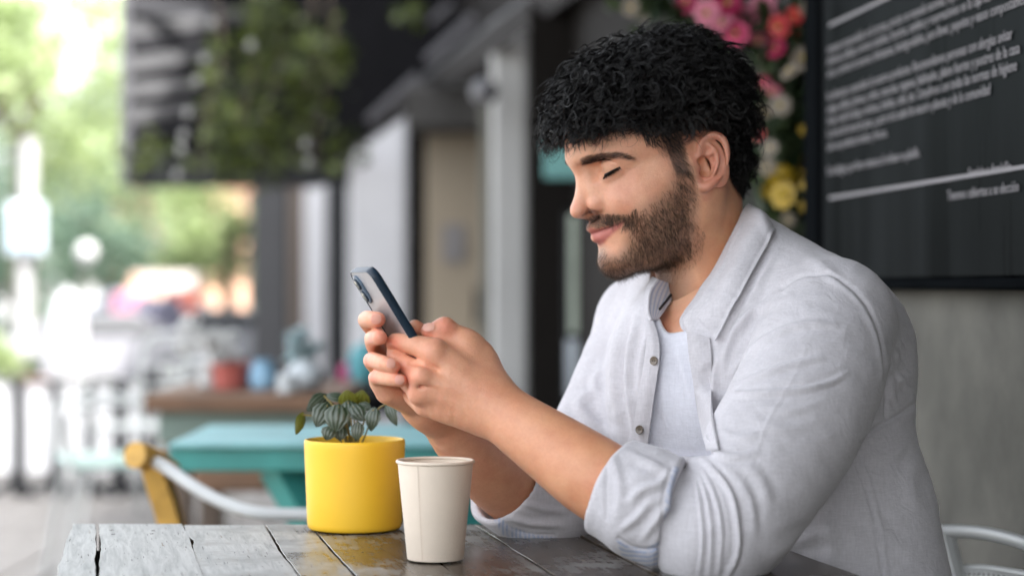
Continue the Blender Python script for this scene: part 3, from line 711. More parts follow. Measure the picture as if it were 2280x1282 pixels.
# chair builder: bent tube frame, slatted seat, rounded back
def metal_chair(label, c, rz, mat, seatmat, group='metal terrace chairs', sc=1.):
    r = empty('metal_chair', (c[0], c[1], 0), 0); tag(r, label, 'chair', group)
    R_ = np.array([[math.cos(rz), -math.sin(rz), 0], [math.sin(rz), math.cos(rz), 0], [0, 0, 1]]); T_ = lambda q: [R_ @ (np.array(p) * sc) + np.array([c[0], c[1], 0]) for p in q]
    for sx in (-1, 1):
        MB().tube(T_([(sx * .19, .17, .44), (sx * .22, .24, .01)]), .011, 8).build('leg', mat, r)
        MB().tube(T_([(sx * .19, -.17, .44), (sx * .22, -.25, .01)]), .011, 8).build('leg', mat, r)
    MB().tube(T_([(-.19, -.19, .44), (-.21, -.24, .65), (-.20, -.27, .80), (-.12, -.29, .84), (.12, -.29, .84), (.20, -.27, .80), (.21, -.24, .65), (.19, -.19, .44)]), .012, 8, res=40).build('back_frame', mat, r)
    for z_ in (.60, .70, .78): MB().tube(T_([(-.205, -.235 - (z_ - .6) * .2, z_), (0, -.27 - (z_ - .6) * .2, z_ + .01), (.205, -.235 - (z_ - .6) * .2, z_)]), .009, 6, res=8).build('back_slat', mat, r)
    S_ = MB(); S_.box((0, 0, 0), (.42 * sc, .40 * sc, .022), bev=.008); V = S_.V[0]; S_.V[0] = np.array([R_ @ v + np.array([c[0], c[1], .45 * sc]) for v in V]); S_.build('seat', seatmat, r)
    MB().tube(T_([(-.21, -.23, .62), (-.25, .02, .66), (-.23, .20, .62), (-.20, .19, .44)]), .010, 8, res=14).build('armrest', mat, r)
    MB().tube(T_([(.21, -.23, .62), (.25, .02, .66), (.23, .20, .62), (.20, .19, .44)]), .010, 8, res=14).build('armrest', mat, r)
    return r
metal_chair('pale green metal chair standing left of the yellow chair', (P(270, 0, 6.9)[0], 6.9), 1.9, m_white, m_palegreen)
metal_chair('white metal chair farther back, against the cloth barrier', (P(345, 0, 8.6)[0], 8.6), 2.8, m_white, m_white)
# yellow cane chair with a bent white frame
yc = empty('yellow_cane_chair', (P(360, 0, 3.4)[0], 3.4, 0)); tag(yc, 'chair with a yellow woven back and bent white metal arm', 'chair')
rows = []
for dx in (-24, 0, 24):
    rows.append([P(322 + dx * .6, 1016 + dx * .5, 3.35), P(345 + dx, 1040 + dx * .2, 3.35), P(360 + dx, 1090, 3.36), P(378 + dx, 1150, 3.37), P(388 + dx, 1220, 3.38), P(392 + dx, 1300, 3.38)])
MB().grid(loft(rows, 6, 30), .050).build('woven_back', m_yellowcane, yc)
MB().tube([P(300, 1012, 3.30), P(325, 1018, 3.33), P(352, 1034, 3.36), P(378, 1052, 3.39)], .022, 12, res=12).build('back_roll', m_yellowcane, yc)
a_ = [P(335, 1022, 3.33), P(372, 1042, 3.30), P(440, 1088, 3.22), P(510, 1124, 3.16), P(580, 1142, 3.12), P(700, 1146, 3.10)]
for dy in (0,): MB().tube([p + np.array([0, dy, 0]) for p in a_], .0105, 10, res=30).build('armrest', m_white, yc)
MB().box((P(470, 0, 3.4)[0], 3.55, .43), (.36, .40, .04), bev=.01).build('seat', m_yellowcane, yc)
for dx in (-.16, .16):
    for dy in (-.18, .18): MB().tube([(P(470, 0, 3.4)[0] + dx, 3.55 + dy, .42), (P(470, 0, 3.4)[0] + dx * 1.25, 3.55 + dy * 1.2, .01)], .012, 8).build('leg', m_white, yc)
# things standing on the brown table
def vase(name, label, x, Y, prof, mat, flowers=None, cat='vase', group=None):
    c = P(x, 0, Y); r = empty(name, (c[0], Y, .755)); tag(r, label, cat, group)
    MB().lathe((c[0], Y, .755), prof, 20).build('body', mat, r)
    if flowers:
        n, R_, z_, size, fm, seed = flowers
        V, Q = leaf_cloud((c[0], Y, .755 + z_), R_, n, size, seed, 10); o = link('bouquet', mesh_np('bouquet', V, Q, fm, False), r)
    return r
m_petalw = leaf_mat('white_blossom', (.62, .64, .62), (.80, .80, .80), .3)
tub = [(.03, 0), (.045, .005), (.05, .07), (.053, .075), (.047, .075), (.044, .02)]
vase('flower_vase', 'white bouquet in a pale vase at the left of the brown table', 470, 5.75, [(.02, 0), (.04, .01), (.035, .05), (.028, .07), (.032, .08)], m_white, (500, (.085, .06, .10), .12, .018, m_petalw, 41))
vase('terracotta_pot', 'small red clay pot beside the white bouquet', 510, 5.7, tub, surf('clay_red', (.42, .11, .09)), cat='pot')
vase('terracotta_pot', 'small red clay pot left of the blue glass', 548, 5.85, tub, surf('clay_pink', (.42, .16, .13)), cat='pot')
vase('glass_jar', 'blue glass jar between the clay pots and the tall vase', 585, 5.7, [(.03, 0), (.038, .01), (.040, .05), (.028, .075), (.03, .085)], surf('blue_glass', (.20, .36, .50), rough=.1), cat='jar')
vase('flower_vase', 'teal and white bouquet in a round vase in front of the dark post', 678, 5.6, [(.03, 0), (.055, .02), (.055, .05), (.03, .085), (.035, .095)], surf('vase_pale', (.50, .55, .58), rough=.2), (320, (.07, .05, .06), .13, .018, leaf_mat('teal_blossom', (.20, .42, .44), (.66, .68, .70)), 43))
vase('glass_jar', 'small clear jar at the front edge of the brown table', 640, 5.46, [(.02, 0), (.028, .005), (.028, .05), (.022, .055)], surf('clear_jar', (.5, .54, .56), rough=.1), cat='jar')
# dark seated chair back with a teal cushion behind the hands
o = empty('bar_stool', (P(830, 0, 6.4)[0], 6.4, 0)); tag(o, 'black upholstered stool with a teal and magenta cushion beside the hands', 'stool')
MB().sphere(P(845, 875, 6.4), .10, 14, 9, (1, .9, .7)).build('padded_back', m_black, o)
MB().box(tuple(P(835, 980, 6.4)), (.26, .26, .06), bev=.02).build('seat', m_black, o)
MB().sphere(P(808, 818, 6.35), .062, 14, 9, (.75, .6, 1.3)).build('cushion', surf('cushion_teal', (.08, .30, .34)), o)
MB().sphere(P(770, 832, 6.35), .035, 12, 8, (.7, .5, 1.)).build('cushion', surf('cushion_magenta', (.35, .05, .14)), o)
for dx in (-.09, .09):
    for dy in (-.09, .09): MB().tube([(P(835, 0, 6.4)[0] + dx, 6.4 + dy, .54), (P(835, 0, 6.4)[0] + dx * 1.4, 6.4 + dy * 1.4, .01)], .011, 6).build('leg', m_black, o)
# ------------------------------------------------------------------ the man: head
PSI = math.radians(18); TH = math.radians(18)
_fh = np.array([-math.cos(PSI), -math.sin(PSI), 0.]); _Z = np.array([0, 0, 1.])
HF = math.cos(TH) * _fh - math.sin(TH) * _Z; HU = math.cos(TH) * _Z + math.sin(TH) * _fh; HS = np.cross(_Z, _fh)
HO = P(1545, 345, 2.42); HM = np.stack([HF, HS, HU])          # rows: forward, side (to the camera), up
def hw(q): return HO + np.asarray(q, float) @ HM                # head -> world
def hl(p): return (np.asarray(p, float) - HO) @ HM.T            # world -> head
def HL(x, y, s):                                                # photograph pixel on the head's plane side = s (mm)
    c0 = np.array([0, 0, ZC]); d = P(x, y, 1.) - c0
    t = (s / 1000. - (c0 - HO) @ HS) / (d @ HS); return hl(c0 + t * d)
mm = lambda f, u, s=0.: np.array([f, s, u]) / 1000.
def mt(L): return [mm(*a[:3]) for a in L], [a[3] / 1000. for a in L]

def build_head():
    S = Sculpt()
    S.ell(mm(32, 50), (.092, .076, .079), .01)                       # cranium
    S.ell(mm(70, 49), (.084, .061, .066), .03)                       # forehead
    S.ell(mm(64, 18), (.0795, .053, .058), .02)                       # brow / temple mass
    S.ell(mm(92, -30), (.052, .050, .062), .02)                      # mid face
    S.tube(*mt([(92, -15, 45, 19), (70, -9, 54, 14), (40, -8, 60, 12)]), k=.02, mirror=True)   # cheekbone
    S.tube(*mt([(34, -10, 60, 13), (42, -60, 54, 16), (60, -84, 46, 16), (100, -98, 30, 14), (132, -94, 13, 14)]), k=.025, mirror=True)
    S.ell(mm(135, -87), (.021, .023, .020), .015)                    # chin
    S.ell(mm(84, -70), (.054, .047, .036), .02)                      # under the jaw
    S.ell(mm(80, -52, 42), (.038, .018, .040), .02, mirror=True)     # masseter
    S.ell(mm(66, -34, 44), (.045, .022, .042), .02, mirror=True)     # cheek side
    S.ell(mm(109, -52), (.042, .031, .032), .014)
    S.ell(mm(96, -42, 32), (.028, .018, .030), .02, mirror=True)                    # muzzle
    S.ell(mm(114, -22, 34), (.022, .019, .020), .014, mirror=True)   # smiling cheek
    # neck
    nk = [hl(P(x, y, Y)) for x, y, Y in ((1558, 400, 2.43), (1560, 500, 2.43), (1572, 620, 2.43), (1638, 740, 2.42), (1670, 820, 2.42))]
    S.tube(nk, [.050, .053, .060, .068, .09], k=.02, res=12)
    S.tube([mm(12, -40, 50), hl(P(1530, 690, 2.395))], [.012, .008], k=.035)      # neck muscle
    # brow and sockets
    S.tube(*mt([(146, 40, 8, 8), (135, 39, 28, 8.5), (104, 28, 49, 7)]), k=.014, mirror=True)
    S.ell(mm(139, 20, 34), (.017, .022, .012), .012, '-', mirror=True)
    S.ell(mm(150, 17, 17), (.012, .007, .012), .010, '-', mirror=True)
    # nose
    S.tube(*mt([(145.5, 30, 0, 8), (145.3, 17, 0, 6.6), (152.4, -1, 0, 8.0), (160, -15, 0, 9.6)]), k=.008, res=10)
    S.tube(*mt([(140, 20, 5, 7), (142, 2, 9, 9), (143, -13, 14, 8.5)]), k=.012, mirror=True)
    S.ell(mm(163.2, -20.2), (.0104, .0100, .0092), .005)
    S.ell(mm(140, -18, 16.5), (.0162, .0090, .0116), .003, mirror=True)
    S.tube(*mt([(160, -27, 0, 4), (150, -33, 0, 4.5)]), k=.004)
    S.ell(mm(149.5, -32, 8.0), (.0075, .0038, .0050), .003, '-', mirror=True)
    S.tube([HL(1297, 480, 8), HL(1309, 473, 13), HL(1322, 470, 17.5), HL(1332, 472, 20)], [.0016, .0022, .0018, .0008], k=.0025, mode='-', res=8, mirror=True)
    S.tube(*mt([(143, -6, 18, .8), (134, -8, 24.5, 1.8), (127, -16, 27.5, 2.4), (126, -27, 27, 1.4)]), k=.0035, mode='-', mirror=True, res=8)   # crease round the wing
    # eyes, nearly shut and looking down
    S.ell(mm(113, 21, 33), (.0158, .0158, .0150), .005, mirror=True)
    def lid(p, sg=1):
        q = p - mm(113, 21, 33 * sg).astype(np.float32); d = np.linalg.norm(q, axis=1) - .0174
        pl = -(q @ np.array([.25, 0, 1.], np.float32) / 1.03 + .0030 + .12 * np.abs(q[:, 1]) * 0)
        return np.maximum(d, pl)
    S.fn(lambda p: lid(p, 1), mm(113, 21, 33), .016, '+', .002)
    S.fn(lambda p: lid(p, -1), mm(113, 21, -33), .016, '+', .002)
    S.tube(*mt([(128, 13.0, 22, 3.0), (129.5, 7.5, 32, 3.4), (117, 11, 45, 3.0)]), k=.006, mirror=True, res=8)     # lower lid
    for sg in (1, -1):      # fold above the lid
        S.tube([mm(113, 21, 33 * sg) + .0178 * np.array([math.cos(a) * math.cos(e), sg * math.sin(a) * math.cos(e), math.sin(e)]) for a, e in ((-.7, .30), (-.3, .50), (.1, .56), (.5, .48), (.95, .26), (1.2, .10))], [.0010, .0014, .0015, .0014, .0012, .0007], k=.002, mode='-', res=14)
    # lips
    S.tube(*mt([(153.5, -45, 0, 5.4), (150, -44.5, 8, 5.4), (137, -45.5, 19, 4.2), (127, -45, 28, 3.2), (117, -43, 34, 1.5)]), k=.005, mirror=True, res=9)
    S.tube(*mt([(150.5, -57.5, 0, 6.6), (146, -57, 10, 6.4), (135, -53, 20, 4.6), (125, -48.5, 28, 3.2), (117, -44.5, 33, 1.2)]), k=.004, mirror=True, res=9)
    S.tube(*mt([(161, -50.5, 0, 1.0), (155, -50.5, 9, 1.0), (142, -49.5, 20, 1.0), (131, -46.5, 29, 1.2), (118, -43, 36, 1.3)]), k=.0035, mode='-', mirror=True, res=9)
    S.ell(mm(163, -73), (.010, .018, .006), .012, '-')
    # near ear traced on its own plane (and mirrored)
    def E(x, y, s): return HL(x, y, s)
    S.ell(E(1588, 362, 76), (.019, .006, .031), .004, rot=rot_uv(-4), mirror=True)
    S.tube([E(1556, 345, 71), E(1562, 318, 74), E(1588, 301, 80), E(1611, 313, 85), E(1618, 343, 87), E(1612, 375, 85), E(1596, 398, 81), E(1576, 414, 78), E(1560, 414, 74), E(1553, 400, 71)],
           [.0036, .0044, .0048, .0046, .0042, .0036, .0040, .0062, .0058, .0045], k=.003, res=26, mirror=True)
    S.ell(E(1589, 352, 84), (.0150, .0078, .023), .004, '-', mirror=True)
    S.tube([E(1578, 322, 79), E(1594, 338, 81), E(1597, 362, 81), E(1588, 385, 80), E(1572, 394, 77)], [.0024, .0028, .0030, .0028, .0030], k=.0025, res=12, mirror=True)
    S.tube([E(1590, 334, 81), E(1578, 345, 77), E(1566, 352, 74)], [.003, .0024, .002], k=.003, mirror=True)
    S.ell(E(1570, 371, 77), (.0100, .0135, .0130), .003, '-', mirror=True)
    S.ell(E(1553, 373, 73), (.004, .0045, .0060), .004, mirror=True)
    V, Q = largest(*S.mesh((-.08, -.1, -.235), (.185, .1, .14), .00135))
    V = relax(V, Q, 2, .4)
    return V, Q
def rot_uv(deg):
    a = math.radians(deg); return np.array([[math.cos(a), 0, math.sin(a)], [0, 1, 0], [-math.sin(a), 0, math.cos(a)]])
# ------------------------------------------------------------------ hair: every strand a curve with real thickness
def strands(name, Pts, rad, mat, parent=None):
    """Pts (n,m,3) world; rad (n,m) or scalar"""
    n, m = Pts.shape[:2]
    hc = bpy.data.hair_curves.new(name); hc.add_curves([m] * n)
    hc.points.foreach_set('position', Pts.astype(np.float32).ravel())
    a = hc.attributes.get('radius') or hc.attributes.new('radius', 'FLOAT', 'POINT')
    a.data.foreach_set('value', np.broadcast_to(rad, (n, m)).astype(np.float32).ravel())
    hc.materials.append(mat)
    return link(name, hc, parent)
def hair_mat(name, col, rough=.3, lo=.55, tint=None, spec=.42):
    m, nt, b = new_mat(name)
    hi = nt.nodes.new('ShaderNodeHairInfo')
    r = ramp(nt, hi.outputs['Random'], [(0, tuple(np.array(col) * lo)), (1, tuple(np.array(tint or col) * 1.3))])
    nt.links.new(r.outputs[0], b.inputs['Base Color']); b.inputs['Roughness'].default_value = rough; b.inputs['Specular IOR Level'].default_value = spec
    return m
rng = np.random.default_rng(7)
SCALP = [(152, 64), (132, 58), (112, 56), (96, 52), (84, 40), (74, 26), (66, 8), (62, -14), (46, -16), (42, 8), (34, 28), (12, 36), (-4, 24), (-12, -20), (-20, -48), (-32, -64), (-110, -64), (-110, 170), (190, 170)]
BEARD = [(1498, 372), (1546, 372), (1556, 430), (1548, 500), (1515, 572), (1470, 606), (1400, 622), (1345, 620), (1326, 596), (1328, 558), (1336, 550), (1346, 556), (1356, 568), (1376, 572), (1392, 552), (1398, 520), (1384, 506), (1352, 504), (1322, 510), (1296, 512), (1290, 498), (1322, 482), (1362, 480), (1396, 482), (1416, 468), (1446, 448), (1478, 428), (1494, 408)]
BROW = [(1293, 356), (1297, 368), (1322, 360), (1350, 355), (1380, 352), (1412, 357), (1396, 345), (1370, 340), (1330, 345), (1305, 351)]
LIPS = [(1308, 513), (1314, 506), (1326, 509), (1342, 506), (1366, 500), (1392, 491), (1384, 506), (1362, 524), (1345, 542), (1334, 551), (1322, 543), (1318, 528)]
def head_px(V):
    """where a point of either half of the head shows, the far half folded onto the near one"""
    q = V.copy(); q[:, 1] = np.abs(q[:, 1]); return proj(hw(q))
def sample_surface(V, Q, fmask, n):
    c = V[Q].mean(1); ok = np.where(fmask)[0]
    ar = np.linalg.norm(np.cross(V[Q[ok, 2]] - V[Q[ok, 0]], V[Q[ok, 3]] - V[Q[ok, 1]]), axis=1)
    i = ok[rng.choice(len(ok), n, p=ar / ar.sum())]
    w = rng.random((n, 4)) + .05; w /= w.sum(1)[:, None]
    return (V[Q[i]] * w[..., None]).sum(1), i
def make_hair(V, Q, N, parent, MH):
    c = V[Q].mean(1); cm = c * 1000
    fu = cm[:, [0, 2]]
    m_scalp = (poly_sd(fu, SCALP) < 0)
    m_scalp &= ~((np.abs(cm[:, 1]) > 70) & (fu[:, 1] < 30) & (fu[:, 0] > -14) & (fu[:, 0] < 40))
    fN = unit(N[Q].mean(1))
    # ---- curls
    K = 3900
    r, fi = sample_surface(V, Q, m_scalp & ((fu[:, 1] > 34) | (fu[:, 0] < -5)), K)
    n = fN[fi]; f, s, u = r[:, 0] * 1000, r[:, 1] * 1000, r[:, 2] * 1000
    T = np.full(K, 34.)
    T = np.interp(u, [-66, -45, 0, 40, 60, 90, 130], [5, 12, 30, 35, 38, 43, 46])
    T = np.where(f > 45, np.interp(u, [30, 50, 66, 90, 130], [6, 12, 27, 38, 46]), T)
    side = np.clip((np.abs(s) - 48) / 25, 0, 1); low = np.clip((60 - u) / 24, 0, 1) * (f > -20)
    T = T * (1 - .8 * side * low) ; T = np.maximum(T, 3)
    T *= rng.uniform(.40, 1.12, K)
    fl = np.zeros((K, 3)); fr = np.clip((f - 20) / 70, 0, 1)
    fl[:, 0] = -1 * (1 - fr) + 1.0 * fr; fl[:, 2] = -.5 - .2 * fr; fl[:, 1] = np.sign(s) * .35
    sb = (side * low)[:, None]; fl = fl * (1 - sb) + np.array([-.5, 0, -1.]) * sb
    g = unit(fl - n * (fl * n).sum(1)[:, None]); rt = unit(np.cross(n, rng.normal(size=(K, 3))))
    g = unit(g * .75 + rt * (.85 - .7 * sb))
    drift = T * rng.uniform(.35, .9, K) + 3 + 9 * fr
    drift = np.where((f > 120) & (u < 80), drift * .75, drift)
    b = np.cross(n, g)
    M = 34; t = np.linspace(0, 1, M)
    S_ = 10
    ca = np.clip(T / 30, .12, 1) * rng.uniform(3.8, 8.6, K)            # curl radius mm
    turns = rng.uniform(1.2, 2.5, K) * np.where(sb[:, 0] > .5, .35, 1); ph = rng.uniform(0, 6.28, K); hand = rng.choice([-1, 1], K)
    out = []
    for j in range(S_):
        jl = rng.uniform(.90, 1.06, K); js = rng.normal(size=(K, 3)) * .42; jr = rng.uniform(.84, 1.18, K); jp = rng.normal(size=K) * .16
        wild = rng.random(K) < .045
        jl = np.where(wild, jl * 1.30, jl); jr = np.where(wild, jr * 1.35, jr)
        tt = t[None] * jl[:, None]
        h = T[:, None] * np.sin(np.minimum(tt, 1.15) * 1.45)
        x = drift[:, None] * tt ** 1.25
        sag = (tt ** 2) * (T * .22)[:, None]
        an = hand[:, None] * (2 * np.pi * turns[:, None] * tt) + (ph + jp)[:, None]
        R_ = (ca * jr)[:, None] * np.minimum(tt * 3.0, 1)
        p = r[:, None] * 1000 + n[:, None] * (h - 1.0)[..., None] + g[:, None] * x[..., None]
        p = p + g[:, None] * (R_ * np.cos(an))[..., None] + (b[:, None] * .8 + n[:, None] * .45) * (R_ * np.sin(an))[..., None]
        p[..., 2] -= sag
        p = p + js[:, None] * np.minimum(tt * 2, 1)[..., None] * np.clip(T / 25, .3, 1)[:, None, None]
        lb = 67 + 12 * np.exp(-((p[..., 0] - 112) / 24) ** 2); lowf = (p[..., 0] > 84) & (p[..., 2] < lb); p[..., 2] = np.where(lowf, lb - (lb - p[..., 2]) * (.50 + .55 * rng.random(K)[:, None] ** 3), p[..., 2])
        out.append(p / 1000)
    A = np.concatenate(out)
    lo_ = []
    for _ in range(15):
        fy = rng.uniform(-28, 62); base = np.array([0, fy, 70.]); base[0] = 146 - abs(fy) ** 2 * .010; L_ = rng.uniform(8, 20); rr = rng.uniform(5, 10); tn = rng.uniform(.5, 1.3); p0 = rng.uniform(0, 6.28); tt_ = np.linspace(0, 1, M)
        q_ = base + np.stack([3 + 7 * np.sin(tt_ * 2.4), rr * np.sin(p0 + 6.28 * tn * tt_) * tt_ + 0 * tt_, -L_ * tt_ ** 1.2 + rr * np.cos(p0 + 6.28 * tn * tt_) * tt_], -1)
        for k_ in range(3): lo_.append((q_ + rng.normal(size=3) * .5) / 1000)
    A = np.concatenate([A, np.array(lo_)])
    # keep the forehead and ear clear
    fl_ = A.reshape(-1, 3); px = proj(hw(fl_)); 
    rad = np.interp(t, [0, .75, 1], [.00017, .00015, .00004])
    strands('curly_hair', hw(A), rad[None], MH['hair'], parent)
    # ---- short sides, sideburns and nape
    ms = m_scalp & (fu[:, 1] < 68)
    K = 17000; r, fi = sample_surface(V, Q, ms, K); n = fN[fi]
    dd = -poly_sd(r[:, [0, 2]] * 1000, SCALP); kp = rng.random(K) < np.where(r[:, 0] > .05, np.clip(dd / 11, .05, 1), 1); r, n = r[kp], n[kp]; K = len(r)
    fd = np.array([-.35, 0, -1.]) * np.ones((K, 3)); g = unit(fd - n * (fd * n).sum(1)[:, None]) + rng.normal(size=(K, 3)) * .16
    Ls = np.interp(r[:, 2] * 1000, [-66, -30, 10, 40, 60], [7, 12, 9, 13, 18]) * rng.uniform(.6, 1.1, K) / 1000
    Ls = np.where(r[:, 0] > .04, Ls * .75, Ls)
    t = np.linspace(0, 1, 7); cv = rng.normal(size=(K, 3)) * .25
    p = r[:, None] + Ls[:, None, None] * (g[:, None] * t[None, :, None] + n[:, None] * (.42 * np.sin(t * 2.2))[None, :, None] + cv[:, None] * (t ** 2)[None, :, None])
    strands('short_side_hair', hw(p), np.interp(t, [0, 1], [.00011, .00004])[None], MH['hair'], parent)
    # ---- beard, moustache
    pxf = head_px(c); sd = poly_sd(pxf, BEARD)
    lp = poly_sd(pxf, LIPS) < 2
    infront = (cm[:, 0] > 20) & (cm[:, 2] < 12) & (fN[:, 1] * np.sign(cm[:, 1]) > -.25)
    under = (cm[:, 2] < -84) & (cm[:, 0] > 62) & (fN[:, 2] < -.2)
    mb = (((sd < 5) & infront) | under) & ~lp
    K = 24000; r, fi = sample_surface(V, Q, mb, K); n = fN[fi]; q = head_px(r); sdr = poly_sd(q, BEARD)
    pr = np.clip((2 - sdr) / 34, .03, 1); pr = np.where(under[fi], .8, pr); pr = np.where((r[:, 2] > -.052) & (r[:, 0] > .115), 1.0, pr * .8); keep = rng.random(K) < pr * np.where(r[:, 1] < 0, .45, 1); r, n, q = r[keep], n[keep], q[keep]; K = len(r)
    f, u = r[:, 0] * 1000, r[:, 2] * 1000
    mus = (u > -50) & (f > 118) & (np.abs(r[:, 1]) < .027)
    fd = np.array([-.10, 0, -1.]) * np.ones((K, 3))
    fd[mus] = np.stack([-.3 * np.ones(mus.sum()), np.sign(r[mus, 1]) * 1.0, -.75 * np.ones(mus.sum())], -1)
    fd += np.stack([noise_v(r * 60, 1) * .35, noise_v(r * 60, 2) * .2, 0 * u], -1)
    g = unit(fd - n * (fd * n).sum(1)[:, None] * .9) + rng.normal(size=(K, 3)) * .20
    Ls = np.interp(u, [-110, -90, -60, -20, 10], [5.5, 6.0, 7, 6.5, 5]) * rng.uniform(.5, 1.15, K) / 1000
    Ls[mus] = rng.uniform(3.5, 6.5, mus.sum()) / 1000
    t = np.linspace(0, 1, 7); cv = rng.normal(size=(K, 3)) * .28
    p = r[:, None] + Ls[:, None, None] * (g[:, None] * t[None, :, None] + n[:, None] * (.48 * np.sin(t * 1.9))[None, :, None] + cv[:, None] * (t ** 2)[None, :, None])
    strands('beard', hw(p[~mus]), np.interp(t, [0, 1], [.00011, .00004])[None], MH['beard'], parent)
    strands('moustache', hw(p[mus]), np.interp(t, [0, 1], [.00013, .00004])[None], MH['stache'], parent)
    # stubble running down the neck
    NK = [(1540, 500), (1562, 520), (1555, 570), (1500, 625), (1452, 632), (1430, 615), (1500, 580)]
    sdn = poly_sd(pxf, NK); mn = (sdn < 8) & (fN[:, 1] > -.1) & (cm[:, 2] < -60)
    if mn.any():
        K = 2600; r, fi = sample_surface(V, Q, mn, K); n = fN[fi]
        pr = np.clip(1 - (proj(hw(r))[:, 0] * .5 + proj(hw(r))[:, 1] - 1325) / 70, .05, 1); k = rng.random(K) < pr; r, n = r[k], n[k]; K = len(r)
        fd = np.array([.2, 0, -1.]) * np.ones((K, 3)); g = unit(fd - n * (fd * n).sum(1)[:, None]) + rng.normal(size=(K, 3)) * .25
        p = r[:, None] + .0032 * (g[:, None] * t[None, :, None] + n[:, None] * .35 * t[None, :, None])
        strands('neck_stubble', hw(p), np.interp(t, [0, 1], [.00007, .00003])[None], MH['beard'], parent)
    # ---- brows
    mbw = (poly_sd(pxf, BROW) < 1) & (cm[:, 2] > 15) & (cm[:, 0] > 60); mbw |= (cm[:, 1] < -9) & (cm[:, 1] > -30) & (cm[:, 2] > 33.5) & (cm[:, 2] < 40) & (cm[:, 0] > 100)
    K = 2000; r, fi = sample_surface(V, Q, mbw, K); n = fN[fi]; sg = np.sign(r[:, 1])
    fd = np.stack([-.45 * np.ones(K), sg * 1.0, np.interp(r[:, 0] * 1000, [95, 125, 150], [-.35, .1, .6])], -1)
    g = unit(fd - n * (fd * n).sum(1)[:, None]) + rng.normal(size=(K, 3)) * .14
    p = r[:, None] + (.0042 * rng.uniform(.6, 1.1, K))[:, None, None] * (g[:, None] * t[None, :, None] + n[:, None] * (.28 * np.sin(t * 2.6))[None, :, None])
    strands('eyebrows', hw(p), np.interp(t, [0, 1], [.00012, .00004])[None], MH['hair'], parent)
    # ---- lashes along the edge of the upper lid
    out = []
    for sg in (1, -1):
        e0 = mm(113, 21, 33 * sg)
        for a in np.linspace(-.80, 1.32, 230):
            az = a * 1.05
            d = np.array([math.cos(az), sg * math.sin(az), 0.]); base = e0 + d * .0168 + np.array([0, 0, -.0030 - .0042 * math.cos(az) + .0012 * a])
            L_ = rng.uniform(.006, .0100); dd = unit(d * .55 + np.array([0, sg * .15 * a, -.95]) + rng.normal(size=3) * .07)
            out.append([base + dd * L_ * x + np.array([0, 0, 1]) * L_ * .25 * x * x for x in t])
    strands('eyelashes', hw(np.array(out)), np.interp(t, [0, 1], [.00020, .00007])[None], MH['hair'], parent)
def noise_v(p, seed):
    p = p + seed * 17.3
    return np.sin(p[:, 0] * 1.3 + np.sin(p[:, 2] * .9) * 2) * np.sin(p[:, 1] * 1.1 + p[:, 2] * .7 + seed)
# ------------------------------------------------------------------ skin
def skin_mat():
    m, nt, b = new_mat('skin'); L = nt.links
    at = nt.nodes.new('ShaderNodeAttribute'); at.attribute_name = 'tint'
    tc = nt.nodes.new('ShaderNodeTexCoord')
    n1 = NN(nt, 'ShaderNodeTexNoise', Scale=26.0, Detail=5.0, Roughness=.6); L.new(tc.outputs['Object'], n1.inputs['Vector'])
    r1 = ramp(nt, n1.outputs['Fac'], [(.3, (.91, .78, .74)), (.7, (1.07, 1.07, 1.06))])
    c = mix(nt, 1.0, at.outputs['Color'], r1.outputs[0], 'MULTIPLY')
    n2 = NN(nt, 'ShaderNodeTexNoise', Scale=420.0, Detail=3.0); L.new(tc.outputs['Object'], n2.inputs['Vector'])
    r2 = ramp(nt, n2.outputs['Fac'], [(.35, (.965, .95, .945)), (.6, (1.01, 1.01, 1.01))])
    c = mix(nt, 1.0, c, r2.outputs[0], 'MULTIPLY')
    L.new(c, b.inputs['Base Color'])
    b.inputs['Roughness'].default_value = .41; b.inputs['Specular IOR Level'].default_value = .5
    b.inputs['Subsurface Weight'].default_value = .30; b.inputs['Subsurface Radius'].default_value = (1.0, .32, .16)
    b.inputs['Subsurface Scale'].default_value = .0045
    v = NN(nt, 'ShaderNodeTexVoronoi', Scale=900.0); L.new(tc.outputs['Object'], v.inputs['Vector'])
    n3 = NN(nt, 'ShaderNodeTexNoise', Scale=160.0, Detail=5.0); L.new(tc.outputs['Object'], n3.inputs['Vector'])
    mx = nt.nodes.new('ShaderNodeMath'); mx.operation = 'ADD'; L.new(v.outputs['Distance'], mx.inputs[0]); L.new(n3.outputs['Fac'], mx.inputs[1])
    bump(nt, b, mx.outputs[0], .38, .0008)
    return m
SK = np.array([.74, .410, .265])
def soft(d, w): return np.clip(.5 - d / w, 0, 1)
def blend(C, m, col, k=1.0):
    w = (m * k)[:, None]; return C * (1 - w) + np.array(col) * w
